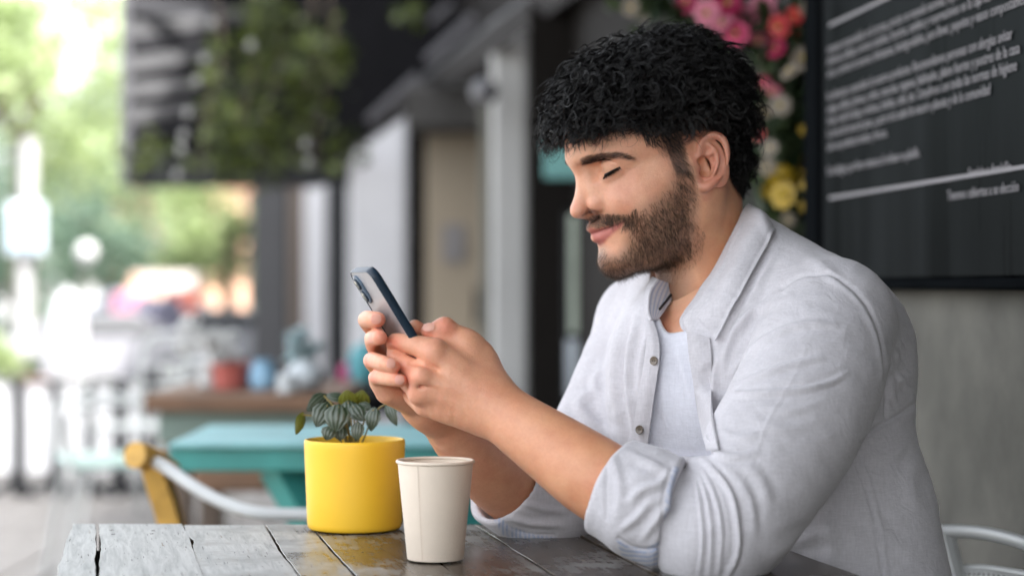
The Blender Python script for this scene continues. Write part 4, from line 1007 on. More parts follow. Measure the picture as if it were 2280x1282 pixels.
def head_tint(V, N):
    C = np.repeat(SK[None], len(V), 0); cm = V * 1000; f, s, u = cm.T; px = head_px(V); a = np.abs(s)
    g = lambda c, r: np.exp(-(((cm * [1, np.sign(1), 1] - 0) - np.array(c)) ** 2).sum(1) / r ** 2)
    gm = lambda c, r: g(c, r) + g((c[0], -c[1], c[2]), r)
    C = blend(C, np.clip(gm((118, 34, -18), 22), 0, 1), (.60, .28, .20), .55)
    C = blend(C, np.clip(g((166, 0, -20), 14) + gm((146, 16, -20), 9), 0, 1), (.60, .26, .19), .55)
    C = blend(C, np.clip(gm((128, 33, 8), 11), 0, 1), (.42, .21, .14), .35)
    ear = (a > 70) & (f < 38) & (f > -22) & (u > -52) & (u < 36)
    C = blend(C, ear * np.clip((a - 70) / 5, 0, 1), (.60, .25, .18), .6)
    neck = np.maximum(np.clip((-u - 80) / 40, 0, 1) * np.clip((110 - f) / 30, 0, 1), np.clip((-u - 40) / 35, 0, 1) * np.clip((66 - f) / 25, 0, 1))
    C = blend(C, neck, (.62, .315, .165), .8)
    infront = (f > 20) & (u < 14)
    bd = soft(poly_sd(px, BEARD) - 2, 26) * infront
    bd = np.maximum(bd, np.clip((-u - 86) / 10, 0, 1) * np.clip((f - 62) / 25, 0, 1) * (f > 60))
    C = blend(C, bd, (.33, .19, .12), .70)  # stubble tone plus hair shadow painted under the beard
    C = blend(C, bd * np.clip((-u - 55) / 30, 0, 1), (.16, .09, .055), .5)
    lp = soft(poly_sd(px, LIPS) + 1, 7) * (f > 110) * (u < -38)
    C = blend(C, lp, (.52, .175, .155), .9)
    C = blend(C, np.clip(gm((147, 9, -33), 7), 0, 1), (.16, .06, .045), .8)  # nostril opening and slit: their darkness is painted into the skin colour
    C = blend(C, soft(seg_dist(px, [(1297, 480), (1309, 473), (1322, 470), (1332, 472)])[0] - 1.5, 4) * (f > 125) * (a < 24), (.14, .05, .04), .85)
    line = np.exp(-(np.abs(u - np.interp(f, [118, 131, 142, 155, 161], [-43, -46.5, -49.5, -50.5, -50.5])) / 1.2) ** 2) * (f > 120) * (lp > .3)
    C = blend(C, line, (.20, .05, .045), .7)
    br = soft(poly_sd(px, BROW), 10) * (f > 60) * (u > 12)
    C = blend(C, br, (.10, .06, .045), .75)
    sc = np.clip(.5 - poly_sd(cm[:, [0, 2]], SCALP) / np.where(f > 60, 26, 9) - np.where(f > 60, .45, 0), 0, 1) * ~((a > 70) & (u < 30) & (f > -14) & (f < 40))
    C = blend(C, sc * np.where((f > 36) & (u < 36), .72, 1), (.022, .015, .012), .97)
    pxs = proj(hw(V)); st = soft(seg_dist(pxs, [(1545, 560), (1500, 622), (1455, 640)])[0] - 20, 50) * (s > -20) * (u < -60)
    C = blend(C, st, (.30, .17, .11), .35)
    nearside = (s > 0) & (f > 80)
    C = blend(C, soft(seg_dist(px, [(1336, 400), (1350, 405), (1372, 400), (1392, 386), (1404, 376)])[0], 7) * nearside, (.46, .22, .14), .55)  # shadow under the lower lid painted into the colour
    for w_ in ([(1390, 371), (1404, 364), (1424, 358)], [(1392, 376), (1408, 374), (1426, 372)]):
        C = blend(C, soft(seg_dist(px, w_)[0], 3.5) * nearside, (.46, .23, .15), .6)  # eye-corner creases shaded by colour only
    for sg in (1, -1):   # dark lash edge, and shade painted into the fold above the lid
        q = cm - np.array([113, 33 * sg, 21]); d = np.linalg.norm(q, axis=1)
        e = np.exp(-((q[:, 2] + 3.8 + .25 * q[:, 0]) / 1.2) ** 2) * (d < 19) * (q[:, 0] > 4)
        C = blend(C, e, (.07, .04, .03), .7)
        e2 = np.exp(-((q[:, 2] - 7.5 + .12 * np.abs(q[:, 0] - 10)) / 1.1) ** 2) * (d < 20) * (q[:, 0] > 2)
        C = blend(C, e2, (.30, .13, .085), .75)
    return C
# ------------------------------------------------------------------ hands and forearms
def smooth_arm(V, Q, x0):
    V = relax(V, Q, 2, .4); W_ = relax(V, Q, 40, .5)
    k = np.clip((proj(V)[:, 0] - x0) / 60, 0, 1)[:, None]; return V * (1 - k) + W_ * k
def chain(S, L, k=.004, res=None):
    S.tube([P(x, y, Y) for x, y, Y, r in L], [r for *_, r in L], k=k, res=res)
NEAR_TIPS = dict(index=[(966, 780, 2.150, .0136), (930, 770, 2.152, .0116), (900, 763, 2.158, .0098), (879, 759, 2.168, .0086), (872, 772, 2.188, .0080), (884, 792, 2.210, .0072)],
                 middle=[(938, 836, 2.143, .0126), (908, 813, 2.158, .0104), (884, 795, 2.172, .0090), (874, 792, 2.190, .0084), (876, 806, 2.212, .0076)],
                 ring=[(934, 873, 2.152, .0118), (908, 852, 2.172, .0094), (894, 842, 2.195, .0085), (905, 850, 2.22, .0075)],
                 pinky=[(946, 905, 2.165, .0108), (918, 886, 2.185, .0084), (908, 872, 2.21, .0072)])
def build_near_hand():
    S = Sculpt()
    W = (1084, 892, 2.160)
    for nm, st in (('index', (1082, 872)), ('middle', (1080, 886)), ('ring', (1074, 902)), ('pinky', (1066, 918))):
        m = NEAR_TIPS[nm][0]
        mid = ((st[0] * .45 + m[0] * .55), (st[1] * .45 + m[1] * .55))
        chain(S, [(st[0], st[1], 2.165, .022), (mid[0], mid[1], (2.160 + m[2]) / 2, .0165), (m[0], m[1], m[2] + .002, m[3] * .93)], k=.016, res=8)
    S.ell(P(1012, 852, 2.172), (.036, .014, .030), .012)
    # thumb, its base and the web
    chain(S, [(1088, 866, 2.178, .022), (1068, 802, 2.184, .0205), (1036, 768, 2.180, .0150)], k=.018, res=8)
    chain(S, [(1040, 768, 2.180, .0145), (1012, 747, 2.176, .0126), (990, 731, 2.172, .0116)], k=.012, res=6)
    chain(S, [(990, 731, 2.172, .0114), (970, 737, 2.170, .0104), (954, 739, 2.168, .0086)], k=.006, res=6)
    chain(S, [(1040, 800, 2.172, .012), (985, 782, 2.165, .008)], k=.014)
    # forearm
    chain(S, [(1082, 893, 2.165, .0300), (1118, 918, 2.158, .0318), (1165, 952, 2.148, .0345), (1240, 1004, 2.132, .0395), (1330, 1066, 2.108, .0440), (1450, 1135, 2.09, .043)], k=.016, res=18)
    for nm, L in NEAR_TIPS.items():
        chain(S, L, k=.0035, res=11)
    for x, y, Y, r in ((962, 788, 2.145, .0085), (936, 838, 2.138, .0085), (934, 876, 2.147, .0078), (1041, 764, 2.172, .0080)):
        S.ell(P(x, y, Y), (r, r, r), .014)
    # furrows between the knuckles
    chain(S, [(915, 806, 2.145, .0012), (942, 812, 2.135, .0012), (975, 822, 2.138, .0010)], k=.008); S.ops[-1] = (*S.ops[-1][:3], '-', .008)
    chain(S, [(915, 852, 2.15, .0012), (938, 856, 2.135, .0012), (968, 858, 2.138, .0010)], k=.008); S.ops[-1] = (*S.ops[-1][:3], '-', .008)
    # tendons and veins
    for a, b, r in (((975, 800, 2.142), (1055, 862, 2.142), .0030), ((952, 842, 2.137), (1050, 880, 2.140), .0030), ((950, 876, 2.142), (1045, 898, 2.143), .0028)):
        chain(S, [(*a, r), (*b, r * .8)], k=.010)
    lo = np.array([P(850, 1100, 2.1)[0], 2.0, P(1, 1190, 2.1)[2]]); hi = np.array([P(1480, 700, 2.1)[0], 2.24, P(1, 695, 2.2)[2]])
    V, Q = largest(*S.mesh(lo, hi, .00135)); return smooth_arm(V, Q, 1090), Q
FAR = dict(index=[(900, 800, 2.250, .012), (868, 772, 2.248, .0108), (836, 738, 2.228, .0102), (816, 713, 2.196, .0102), (826, 711, 2.172, .0100), (842, 711, 2.158, .0088)],
           middle=[(895, 826, 2.250, .012), (862, 806, 2.245, .0106), (838, 778, 2.225, .0102), (830, 755, 2.190, .0100), (840, 750, 2.165, .0096), (846, 751, 2.150, .0086)],
           ring=[(892, 850, 2.245, .0118), (856, 835, 2.235, .0102), (832, 810, 2.212, .0098), (828, 801, 2.180, .0094), (852, 808, 2.150, .0092), (876, 815, 2.140, .0080)],
           pinky=[(900, 872, 2.238, .0112), (866, 864, 2.220, .0096), (842, 848, 2.196, .0088), (838, 839, 2.168, .0086), (866, 843, 2.148, .0082), (893, 847, 2.140, .0072)])
def build_far_hand():
    S = Sculpt()
    for nm in FAR:
        m = FAR[nm][0]
        chain(S, [(958, 900, 2.262, .022), ((958 + m[0]) / 2, (896 + m[1]) / 2, 2.255, .0165), (m[0], m[1], m[2], m[3])], k=.016, res=6)
    chain(S, [(940, 893, 2.245, .0215), (902, 872, 2.228, .0185), (872, 862, 2.215, .0150)], k=.014)
    chain(S, [(845, 852, 2.190, .0110), (862, 872, 2.200, .0135), (905, 884, 2.225, .0150)], k=.012)
    for nm, L in FAR.items():
        L = [(x, y, Y, r * (1 if i == 0 else .94)) for i, (x, y, Y, r) in enumerate(L)]
        chain(S, L, k=.003 if nm != 'pinky' else .003, res=14)
    chain(S, [(975, 860, 2.262, .018), (988, 800, 2.250, .0145), (962, 762, 2.222, .0118), (934, 738, 2.196, .0100), (924, 728, 2.186, .0084)], k=.012, res=10)
    chain(S, [(952, 890, 2.262, .0270), (985, 925, 2.28, .0285), (1030, 978, 2.31, .0340), (1100, 1056, 2.355, .0400), (1165, 1110, 2.395, .0400)], k=.016, res=16)
    lo = np.array([P(770, 1, 2.15)[0], 2.12, P(1, 1180, 2.3)[2]]); hi = np.array([P(1230, 1, 2.4)[0], 2.44, P(1, 680, 2.2)[2]])
    V, Q = largest(*S.mesh(lo, hi, .00135)); return smooth_arm(V, Q, 1000), Q
KNUCKLES = [(958, 784, 2.145, .010), (930, 838, 2.138, .011), (929, 874, 2.147, .009), (878, 768, 2.155, .010), (990, 728, 2.165, .011),
            (850, 711, 2.155, .010), (852, 750, 2.145, .012), (886, 816, 2.140, .011), (903, 848, 2.14, .009), (820, 800, 2.17, .010), (830, 840, 2.16, .009), (948, 738, 2.16, .009)]
def hand_tint(V, N):
    C = np.repeat(SK[None] * np.array([1.06, 1.02, 1.02]), len(V), 0)
    for x, y, Y, r in KNUCKLES:
        d = np.linalg.norm(V - P(x, y, Y), axis=1)
        C = blend(C, np.exp(-(d / r) ** 2), (.76, .25, .17), .75)
    q = proj(V)
    C = blend(C, soft(-(q[:, 0] - 1050), 400) * 1.0 * (q[:, 0] > 0), (.53, .29, .18), 0)
    arm = np.clip((q[:, 0] - 1000) / 250, 0, 1)
    C = blend(C, arm, (.66, .335, .185), .8)
    return C
NAILS = [((837, 712), 2.1525, (1, -.02), .0050, .0052, FAR['index'][-1], 1.0), ((869, 811), 2.134, (1, .12), .0042, .0046, FAR['ring'][-1], .8), ((889, 845), 2.135, (1, .06), .0045, .0043, FAR['pinky'][-1], .9),
         ((834, 752), 2.148, (1, 0), .0028, .0062, FAR['middle'][-1], .9), ((956, 732), 2.160, (1, -.2), .0062, .0048, (957, 738, 2.168, .009), 1)]
def build_nails(parent, mat):
    spec = [  # centre px, Y of finger axis, axis direction px, half length, half width, finger radius, tilt of the normal (right, up)
        ((836, 711), 2.1575, (1, 0.0), .0056, .0056, .0095, (.15, .10)),
        ((868, 812), 2.1385, (1, .16), .0048, .0052, .0085, (.20, .25)),
        ((888, 846), 2.139, (1, .06), .0050, .0048, .0075, (.15, .10)),
        ((838, 752), 2.160, (1, -.1), .0040, .0056, .0092, (-.75, .1)),
        ((959, 737), 2.168, (1, .0), .0066, .0050, .0095, (-.25, .65))]
    for c, Y, ax, hl_, hw_, r, tl in spec:
        c0 = P(c[0], c[1], Y)
        a = unit(np.array([ax[0], .0, -ax[1]])); n = unit(np.array([tl[0], -1., tl[1]])); a = unit(a - n * (a @ n)); b = np.cross(n, a)
        G = np.zeros((9, 9, 3))
        for i, u in enumerate(np.linspace(-1, 1, 9)):
            for j, v in enumerate(np.linspace(-1, 1, 9)):
                # superellipse outline, bent round the finger
                uu = u * math.sqrt(1 - .38 * v * v); vv = v * math.sqrt(1 - .38 * u * u)
                th = vv * hw_ * 1.05 / r
                G[i, j] = c0 + a * uu * hl_ + (n * math.cos(th) + b * math.sin(th)) * (r + .0004 - .0006 * max(uu, 0) ** 2 - .0005 * u * u)
        o = MB().grid(G, .0007).build('fingernail', mat, parent)
# ------------------------------------------------------------------ phone
def build_phone(root_parent=None):
    w = np.array([.370, -.929, 0.]); t = unit(np.array([.78, .3107, .54])); a = np.cross(t, w); a = unit(a)
    C = P(820, 603, 2.128)                     # near top corner of the back
    Lw, La, Th = .0765, .150, .0100
    org = C - w * Lw / 2 + a * La / 2 + t * Th / 2
    root = empty('phone', tuple(org))
    tag(root, 'slim phone in a frosted case with dark blue rim, held in both hands', 'phone')
    def W(u, v, z): return org + w * u - a * v + t * z          # u width, v up, z towards the screen
    def rr(hw_, hh, r, n=8):
        pts = []
        for cx, cy_, a0 in ((hw_ - r, hh - r, 0), (-hw_ + r, hh - r, 90), (-hw_ + r, -hh + r, 180), (hw_ - r, -hh + r, 270)):
            for k in range(n + 1):
                an = math.radians(a0 + 90 * k / n); pts.append((cx + r * math.cos(an), cy_ + r * math.sin(an)))
        return pts
    def ring_loft(name, prof, mat, cap=(False, False), base=(0, 0)):
        V = []; Q = []; n = None
        for hw_, hh, r, z in prof:
            q = rr(hw_, hh, r); n = len(q); V += [W(base[0] + x, base[1] + y, z) for x, y in q]
        for i in range(len(prof) - 1):
            for j in range(n):
                k = (j + 1) % n; Q.append([i * n + j, i * n + k, (i + 1) * n + k, (i + 1) * n + j])
        if cap[0]: Q.append(list(range(n))[::-1])
        if cap[1]: Q.append(list(range((len(prof) - 1) * n, len(prof) * n)))
        mb = MB().add(V, Q); return mb.build(name, mat, root, angle=50)
    blue = surf('phone_rim_blue', (.006, .022, .042), rough=.42, var=.05)
    m, nt, b = new_mat('frosted_back'); b.inputs['Base Color'].default_value = (.50, .49, .50, 1); b.inputs['Roughness'].default_value = .30; b.inputs['Metallic'].default_value = .25; b.inputs['Coat Weight'].default_value = .3; b.inputs['Coat Roughness'].default_value = .25
    glass = surf('screen_glass', (.012, .012, .014), rough=.08, var=.02)
    lens = surf('lens_glass', (.30, .31, .28), rough=.12, var=.05, metal=.6); ringm = surf('lens_ring', (.11, .16, .22), rough=.25, metal=.4, var=.03)
    hw_, hh, R = Lw / 2, La / 2, .0125; z0, z1 = -Th / 2, Th / 2
    # rim: outer wall with rounded edges and an inner lip round the back panel
    ring_loft('case_rim', [(hw_ - .0022, hh - .0022, R - .0022, z0 + .0006), (hw_ - .0016, hh - .0016, R - .0016, z0 - .0002), (hw_ - .0006, hh - .0006, R - .0006, z0 + .0008), (hw_, hh, R, z0 + .0028), (hw_, hh, R, z1 - .0024), (hw_ - .0006, hh - .0006, R - .0006, z1 - .0006), (hw_ - .0018, hh - .0018, R - .0018, z1), (hw_ - .0022, hh - .0022, R - .0022, z1 - .0008)], blue)
    ring_loft('back_panel', [(hw_ - .0022, hh - .0022, R - .0022, z0 + .0006), (hw_ - .0022, hh - .0022, R - .0022, z0 + .0022)], m, (True, True))
    ring_loft('screen', [(hw_ - .0022, hh - .0022, R - .0022, z1 - .0030), (hw_ - .0022, hh - .0022, R - .0022, z1 - .0012)], glass, (True, True))
    # camera island on the far top corner: a rounded plate with two lenses
    cx, cy_ = -hw_ + .0165, hh - .0235
    isl = ring_loft('camera_plate', [(.0112, .0178, .0108, z0 + .0010), (.0112, .0178, .0108, z0 - .0012), (.0098, .0164, .0094, z0 - .0018)], ringm, (False, True), (cx, cy_))
    for dy in (.0078, -.0078):
        def disc(name, r, za, zb, mat, par):
            V = []; n = 24
            for z, q in ((za, r), (zb, r), (zb - .0004, r * .88)):
                V += [W(cx + q * math.cos(k * 2 * math.pi / n), cy_ + dy + q * math.sin(k * 2 * math.pi / n), z) for k in range(n)]
            Q = [[i * n + j, i * n + (j + 1) % n, (i + 1) * n + (j + 1) % n, (i + 1) * n + j] for i in range(2) for j in range(n)] + [list(range(2 * n, 3 * n))]
            return MB().add(V, Q).build(name, mat, par, angle=50)
        d = disc('lens', .0070, z0 - .0010, z0 - .0030, blue, root)
        disc('lens_glass', .0052, z0 - .0030, z0 - .0034, lens, d)
    # side key
    V = MB(); V.box((0, 0, 0), (.0009, .022, .0024), bev=.0003)
    q = V.V[0]; V.V[0] = np.array([W(hw_ + .0002 + x, .028 + y, z) for x, y, z in q]); V.build('side_key', blue, root)
    return root
# ------------------------------------------------------------------ shirt, T-shirt, trousers
SD = np.array([.58, -.81, 0.]); FD = np.array([-.81, -.58, 0.])      # towards his near side / the way his chest faces
TR = np.stack([SD, FD, np.array([0, 0, 1.])])
def prism(poly, y0, y1):
    """the part of space seen through a traced outline, between two distances"""
    q = np.asarray(poly, float)
    def fn(p):
        px = proj(p); d = poly_sd(px, q) * p[:, 1] / F
        return np.maximum(np.maximum(d, y0 - p[:, 1]), p[:, 1] - y1).astype(np.float32)
    return fn
def torso(S, off=0.0, k=.03):
    lean = Matrix.Rotation(math.radians(0), 3, 'X')
    S.ell((.262, 2.405, .930), (.168 + off, .112 + off, .150 + off), k, rot=TR)
    S.ell((.300, 2.412, .880), (.175 + off, .118 + off, .170 + off), k, rot=TR)
    S.ell((.350, 2.400, .740), (.170 + off, .128 + off, .20 + off), k, rot=TR)
    S.ell((.368, 2.390, .600), (.175 + off, .140 + off, .20 + off), k, rot=TR)
def folds(V, N, L, mask=None):
    """L: (polyline px, width px, height mm, flavour); raises or sinks the cloth along a traced fold"""
    px = proj(V); view = unit(V - np.array([0, 0, ZC])); fr = np.clip(-(N * view).sum(1) * 3 + .2, 0, 1)
    if mask is not None: fr = fr * mask
    D = np.zeros(len(V))
    for pts, w, hgt, kind in L:
        q = catmull(pts, 14)
        bb = (px[:, 0] > q[:, 0].min() - 4 * w) & (px[:, 0] < q[:, 0].max() + 4 * w) & (px[:, 1] > q[:, 1].min() - 4 * w) & (px[:, 1] < q[:, 1].max() + 4 * w)
        i = np.where(bb)[0]
        if not len(i): continue
        d, t = seg_dist(px[i], q)
        if kind == 'f':      # soft fold, fading at both ends, with a hollow beside it
            e = np.sin(np.pi * np.clip(t, .02, .98)) ** .6
            D[i] += hgt * e * (np.exp(-(d / w) ** 2) - .45 * np.exp(-((d - 1.9 * w) / w) ** 2))
        else:                # seam or hem: even along its length
            D[i] += hgt * np.exp(-(d / w) ** 2) * np.clip(np.minimum(t, 1 - t) * 30, 0, 1)
    return V + N * (D * fr / 1000)[:, None]
NEAR_FOLDS = [
    ([(1627, 745), (1673, 692), (1734, 652)], 7, 2.6, 'f'), ([(1612, 800), (1640, 738), (1690, 690), (1760, 660)], 7, 2.4, 'f'),
    ([(1632, 830), (1673, 777), (1740, 736), (1801, 720), (1860, 722)], 7, 3.0, 'f'),
    ([(1627, 864), (1709, 828), (1776, 808), (1830, 797)], 6.5, 2.6, 'f'),
    ([(1622, 876), (1709, 874), (1786, 867), (1852, 849), (1885, 830)], 6, 3.0, 'f'),
    ([(1700, 905), (1770, 912), (1830, 895)], 8, 1.3, 'f'), ([(1680, 940), (1740, 955), (1800, 945)], 10, 1.2, 'f'),
    ([(1575, 1002), (1633, 1016), (1690, 1006)], 7, 2.0, 'f'), ([(1600, 960), (1650, 972), (1700, 960)], 8, 1.2, 'f'),
    ([(1830, 690), (1766, 839), (1713, 930), (1681, 1015), (1636, 1110)], 3.5, .5, 'f'),
    ([(1562, 1020), (1605, 1062), (1632, 1110), (1643, 1180), (1640, 1240), (1608, 1300)], 6, 4.0, 'f'),
    ([(1560, 1040), (1590, 1100), (1606, 1180), (1600, 1290)], 4.5, 2.8, 'f'),
    ([(1552, 1045), (1574, 1110), (1584, 1190), (1578, 1290)], 4, 2.6, 'f'),
    ([(1545, 1050), (1558, 1120), (1564, 1200), (1556, 1290)], 4, 2.6, 'f'),
    ([(1660, 1030), (1700, 1080), (1712, 1140)], 12, 1.6, 'f'), ([(1640, 1060), (1672, 1120), (1680, 1200)], 9, 1.6, 'f'),
    ([(1730, 560), (1700, 610), (1660, 690), (1618, 770), (1600, 850)], 8, 2.8, 'f'),
    ([(1700, 640), (1668, 700), (1640, 760)], 6, 1.8, 'f'),
    ([(2047, 893), (2000, 925), (1960, 947), (1915, 985)], 4.5, -3.5, 's'),
    ([(2040, 905), (1990, 935), (1950, 958), (1895, 1015)], 4, -1.5, 'f'),
    ([(2000, 905), (1985, 870), (1990, 830)], 5, 1.2, 'f'), ([(2035, 868), (2010, 850), (1992, 800)], 5, 1.2, 'f'), ([(2030, 845), (2000, 800), (1985, 760)], 5, 1.2, 'f'),
    ([(1734, 648), (1760, 624), (1793, 611), (1830, 608), (1857, 614), (1910, 650), (1947, 706), (1968, 775), (1976, 855), (1971, 940)], 4, -2.6, 's'),
    ([(1744, 655), (1766, 634), (1795, 621), (1828, 618), (1852, 624), (1900, 659), (1936, 712), (1957, 778), (1964, 855)], 5, 1.1, 's'),
    ([(1890, 1005), (1915, 1050), (1935, 1110), (1950, 1180), (1968, 1290)], 4, -1.6, 's'),
    ([(1903, 1005), (1927, 1050), (1947, 1110), (1962, 1180), (1980, 1290)], 4, 1.0, 's'),
    ([(2040, 830), (2000, 850), (1985, 890)], 9, 2.0, 'f'), ([(2020, 760), (1990, 800), (1982, 830)], 8, 1.4, 'f'),
    ([(1780, 560), (1840, 600), (1880, 640)], 12, 1.6, 'f'),
    ([(1900, 1100), (1960, 1180), (2040, 1240)], 16, 2.0, 'f'), ([(1720, 1240), (1790, 1200), (1860, 1190)], 14, 2.4, 'f'),
    ([(2060, 980), (2030, 1060), (2040, 1140)], 14, 1.6, 'f'), ([(1830, 1120), (1850, 1200), (1840, 1290)], 14, 1.8, 'f'),
    ([(1930, 1020), (1990, 1010), (2050, 960)], 12, 1.6, 'f'),
    # near front panel
    ([(1602, 770), (1590, 830), (1585, 900), (1570, 980)], 7, 2.8, 'f'),
    ([(1582, 748), (1585, 800), (1578, 870), (1566, 960)], 3.5, -1.4, 's'), ([(1537, 748), (1544, 830), (1556, 920)], 3, -.9, 's'),
    # far front panel and sleeve
    ([(1400, 720), (1384, 792), (1382, 880), (1402, 992)], 8, -4.0, 'f'), ([(1425, 680), (1404, 760), (1400, 860), (1418, 960)], 8, 2.4, 'f'),
    ([(1420, 650), (1385, 720), (1362, 800), (1362, 900)], 8, 2.6, 'f'),
    ([(1450, 720), (1428, 800), (1420, 890)], 8, 2.4, 'f'),
    ([(1330, 860), (1290, 900), (1330, 950), (1380, 975)], 12, 2.8, 'f'), ([(1350, 800), (1325, 850), (1345, 900)], 10, 2.4, 'f'),
    ([(1395, 640), (1372, 700), (1352, 770)], 10, 1.8, 'f'),
    ([(1446, 690), (1440, 800), (1424, 900), (1408, 990)], 3, -1.6, 's'),
    ([(1240, 960), (1290, 990), (1350, 1000)], 12, 2.5, 'f'),
    ([(1180, 1080), (1220, 1120), (1280, 1150)], 8, 2.6, 'f'), ([(1160, 1130), (1200, 1160), (1270, 1175)], 7, 2.4, 'f'), ([(1200, 1040), (1250, 1085), (1300, 1110)], 9, 2.6, 'f'),
]
OPENING = [(1452, 640), (1452, 700), (1466, 745), (1469, 797), (1456, 891), (1440, 1015), (1590, 1015), (1565, 951), (1553, 891), (1540, 800), (1532, 750), (1517, 712), (1560, 660), (1600, 590), (1660, 470), (1560, 440), (1452, 560)]
def cut_plane(pt, n):
    pt = np.asarray(pt); n = unit(np.asarray(n, float))
    return lambda p: ((p - pt) @ n).astype(np.float32)
def build_shirt():
    S = Sculpt(); torso(S, .012, .04)
    chain(S, [(1640, 560, 2.42, .055), (1760, 640, 2.36, .058), (1850, 716, 2.285, .072)], k=.05)           # near shoulder
    chain(S, [(1560, 620, 2.47, .045), (1480, 665, 2.53, .048), (1432, 712, 2.57, .058)], k=.05)            # far shoulder
    S.ell(P(1900, 800, 2.37), (.075, .075, .10), .05)                                                        # shoulder blade
    S.ell(P(1530, 900, 2.395), (.085, .06, .13), .05)
    # far sleeve, bent at the elbow on the table
    chain(S, [(1432, 720, 2.57, .060), (1392, 830, 2.53, .060), (1338, 960, 2.48, .062), (1275, 1075, 2.44, .062), (1225, 1120, 2.42, .055), (1165, 1110, 2.40, .046)], k=.014, res=16)
    # near sleeve
    chain(S, [(1850, 716, 2.275, .074), (1812, 830, 2.215, .079), (1756, 950, 2.160, .078), (1672, 1085, 2.105, .071), (1600, 1180, 2.075, .066), (1540, 1178, 2.076, .053), (1490, 1145, 2.084, .047)], k=.007, res=22)
    S.fn(prism(OPENING, 1.0, 2.50), P(1520, 800, 2.3), .30, '-', .004)
    # room for the neck and the near arm
    chain(S, [(1560, 480, 2.43, .060), (1572, 600, 2.43, .064), (1600, 690, 2.42, .066)], k=.004); S.ops[-1] = (*S.ops[-1][:3], '-', .004)
    lo = (.02, 1.98, .42); hi = (.56, 2.70, 1.17)
    V, Q = S.mesh(lo, hi, .0022); V = relax(V, Q, 11, .5); N = normals(V, Q)
    w = noise_v(V * np.array([38, 38, 22]), 3) * .5 + noise_v(V * np.array([70, 60, 55]), 5) * .3 - np.abs(noise_v(V * np.array([55, 50, 80]), 9)) * .5 + np.abs(noise_v(V * np.array([110, 100, 60]), 11)) * .25
    V = V + N * (w * .0012)[:, None]
    V = folds(V, N, [(a, w, h * 1.25, k) for a, w, h, k in NEAR_FOLDS]); V = relax(V, Q, 1, .3)
    return V, Q
def build_cuffs():
    out = []
    S = Sculpt()     # near cuff, turned up twice
    chain(S, [(1380, 1092, 2.100, .0560), (1440, 1122, 2.088, .0605), (1486, 1138, 2.082, .0600)], k=.01)
    ax = unit(P(1500, 1150, 2.078) - P(1340, 1068, 2.108))
    S.fn(cut_plane(P(1353, 1080, 2.100), -ax), P(1353, 1080, 2.1), .2, '&', .004)
    S.fn(cut_plane(P(1497, 1142, 2.080), ax * np.array([1, .6, .5])), P(1353, 1080, 2.1), .2, '&', .004)
    chain(S, [(1280, 1035, 2.125, .0465), (1385, 1090, 2.104, .0500)], k=.004); S.ops[-1] = (*S.ops[-1][:3], '-', .004)
    V, Q = S.mesh(P(1300, 1320, 2.0) - [0, .02, 0], P(1560, 940, 2.2) + [0, .02, 0], .0022); V = relax(V, Q, 5, .5); N = normals(V, Q)
    V = V + N * (noise_v(V * 60, 4) * .0010)[:, None]
    V = folds(V, N, [([(1395, 1120), (1430, 1090), (1470, 1075), (1505, 1040)], 9, 3.6, 'f'), ([(1380, 1180), (1420, 1150), (1450, 1110)], 8, 3.0, 'f'), ([(1400, 1010), (1450, 1030), (1490, 1050)], 9, 2.8, 'f'),
                       ([(1360, 1010), (1380, 1080), (1372, 1160)], 10, 2.0, 'f'), ([(1430, 1200), (1460, 1160), (1490, 1120)], 8, 3.0, 'f'),
                       ([(1372, 1195), (1410, 1218), (1450, 1222), (1500, 1200)], 4, -2.2, 's'), ([(1352, 1000), (1350, 1080), (1350, 1160)], 4, -1.2, 's'),
                       ([(1495, 1215), (1486, 1150), (1492, 1090), (1508, 1040)], 5, 2.4, 's'), ([(1484, 1210), (1474, 1150), (1481, 1085), (1497, 1038)], 4, -2.2, 's')])
    out.append((V, Q))
    S = Sculpt()     # far cuff
    chain(S, [(1128, 1086, 2.380, .0520), (1180, 1116, 2.395, .0555), (1240, 1126, 2.41, .0560)], k=.01)
    ax = unit(P(1200, 1125, 2.41) - P(1120, 1060, 2.37))
    S.fn(cut_plane(P(1116, 1080, 2.375), -ax), P(1126, 1092, 2.39), .2, '&', .004)
    chain(S, [(1080, 1030, 2.345, .0440), (1140, 1092, 2.380, .0450)], k=.004); S.ops[-1] = (*S.ops[-1][:3], '-', .003)
    V, Q = S.mesh((-.06, 2.30, .70), (.12, 2.50, .90), .0022); V = relax(V, Q, 5, .5); N = normals(V, Q)
    V = V + N * (noise_v(V * 60, 4) * .0012)[:, None]
    V = folds(V, N, [([(1130, 1150), (1180, 1165), (1250, 1170)], 7, 3, 'f'), ([(1150, 1110), (1200, 1130), (1260, 1140)], 7, 2.6, 'f'), ([(1100, 1150), (1160, 1185), (1240, 1192)], 4, -2, 's')])
    out.append((V, Q)); return out
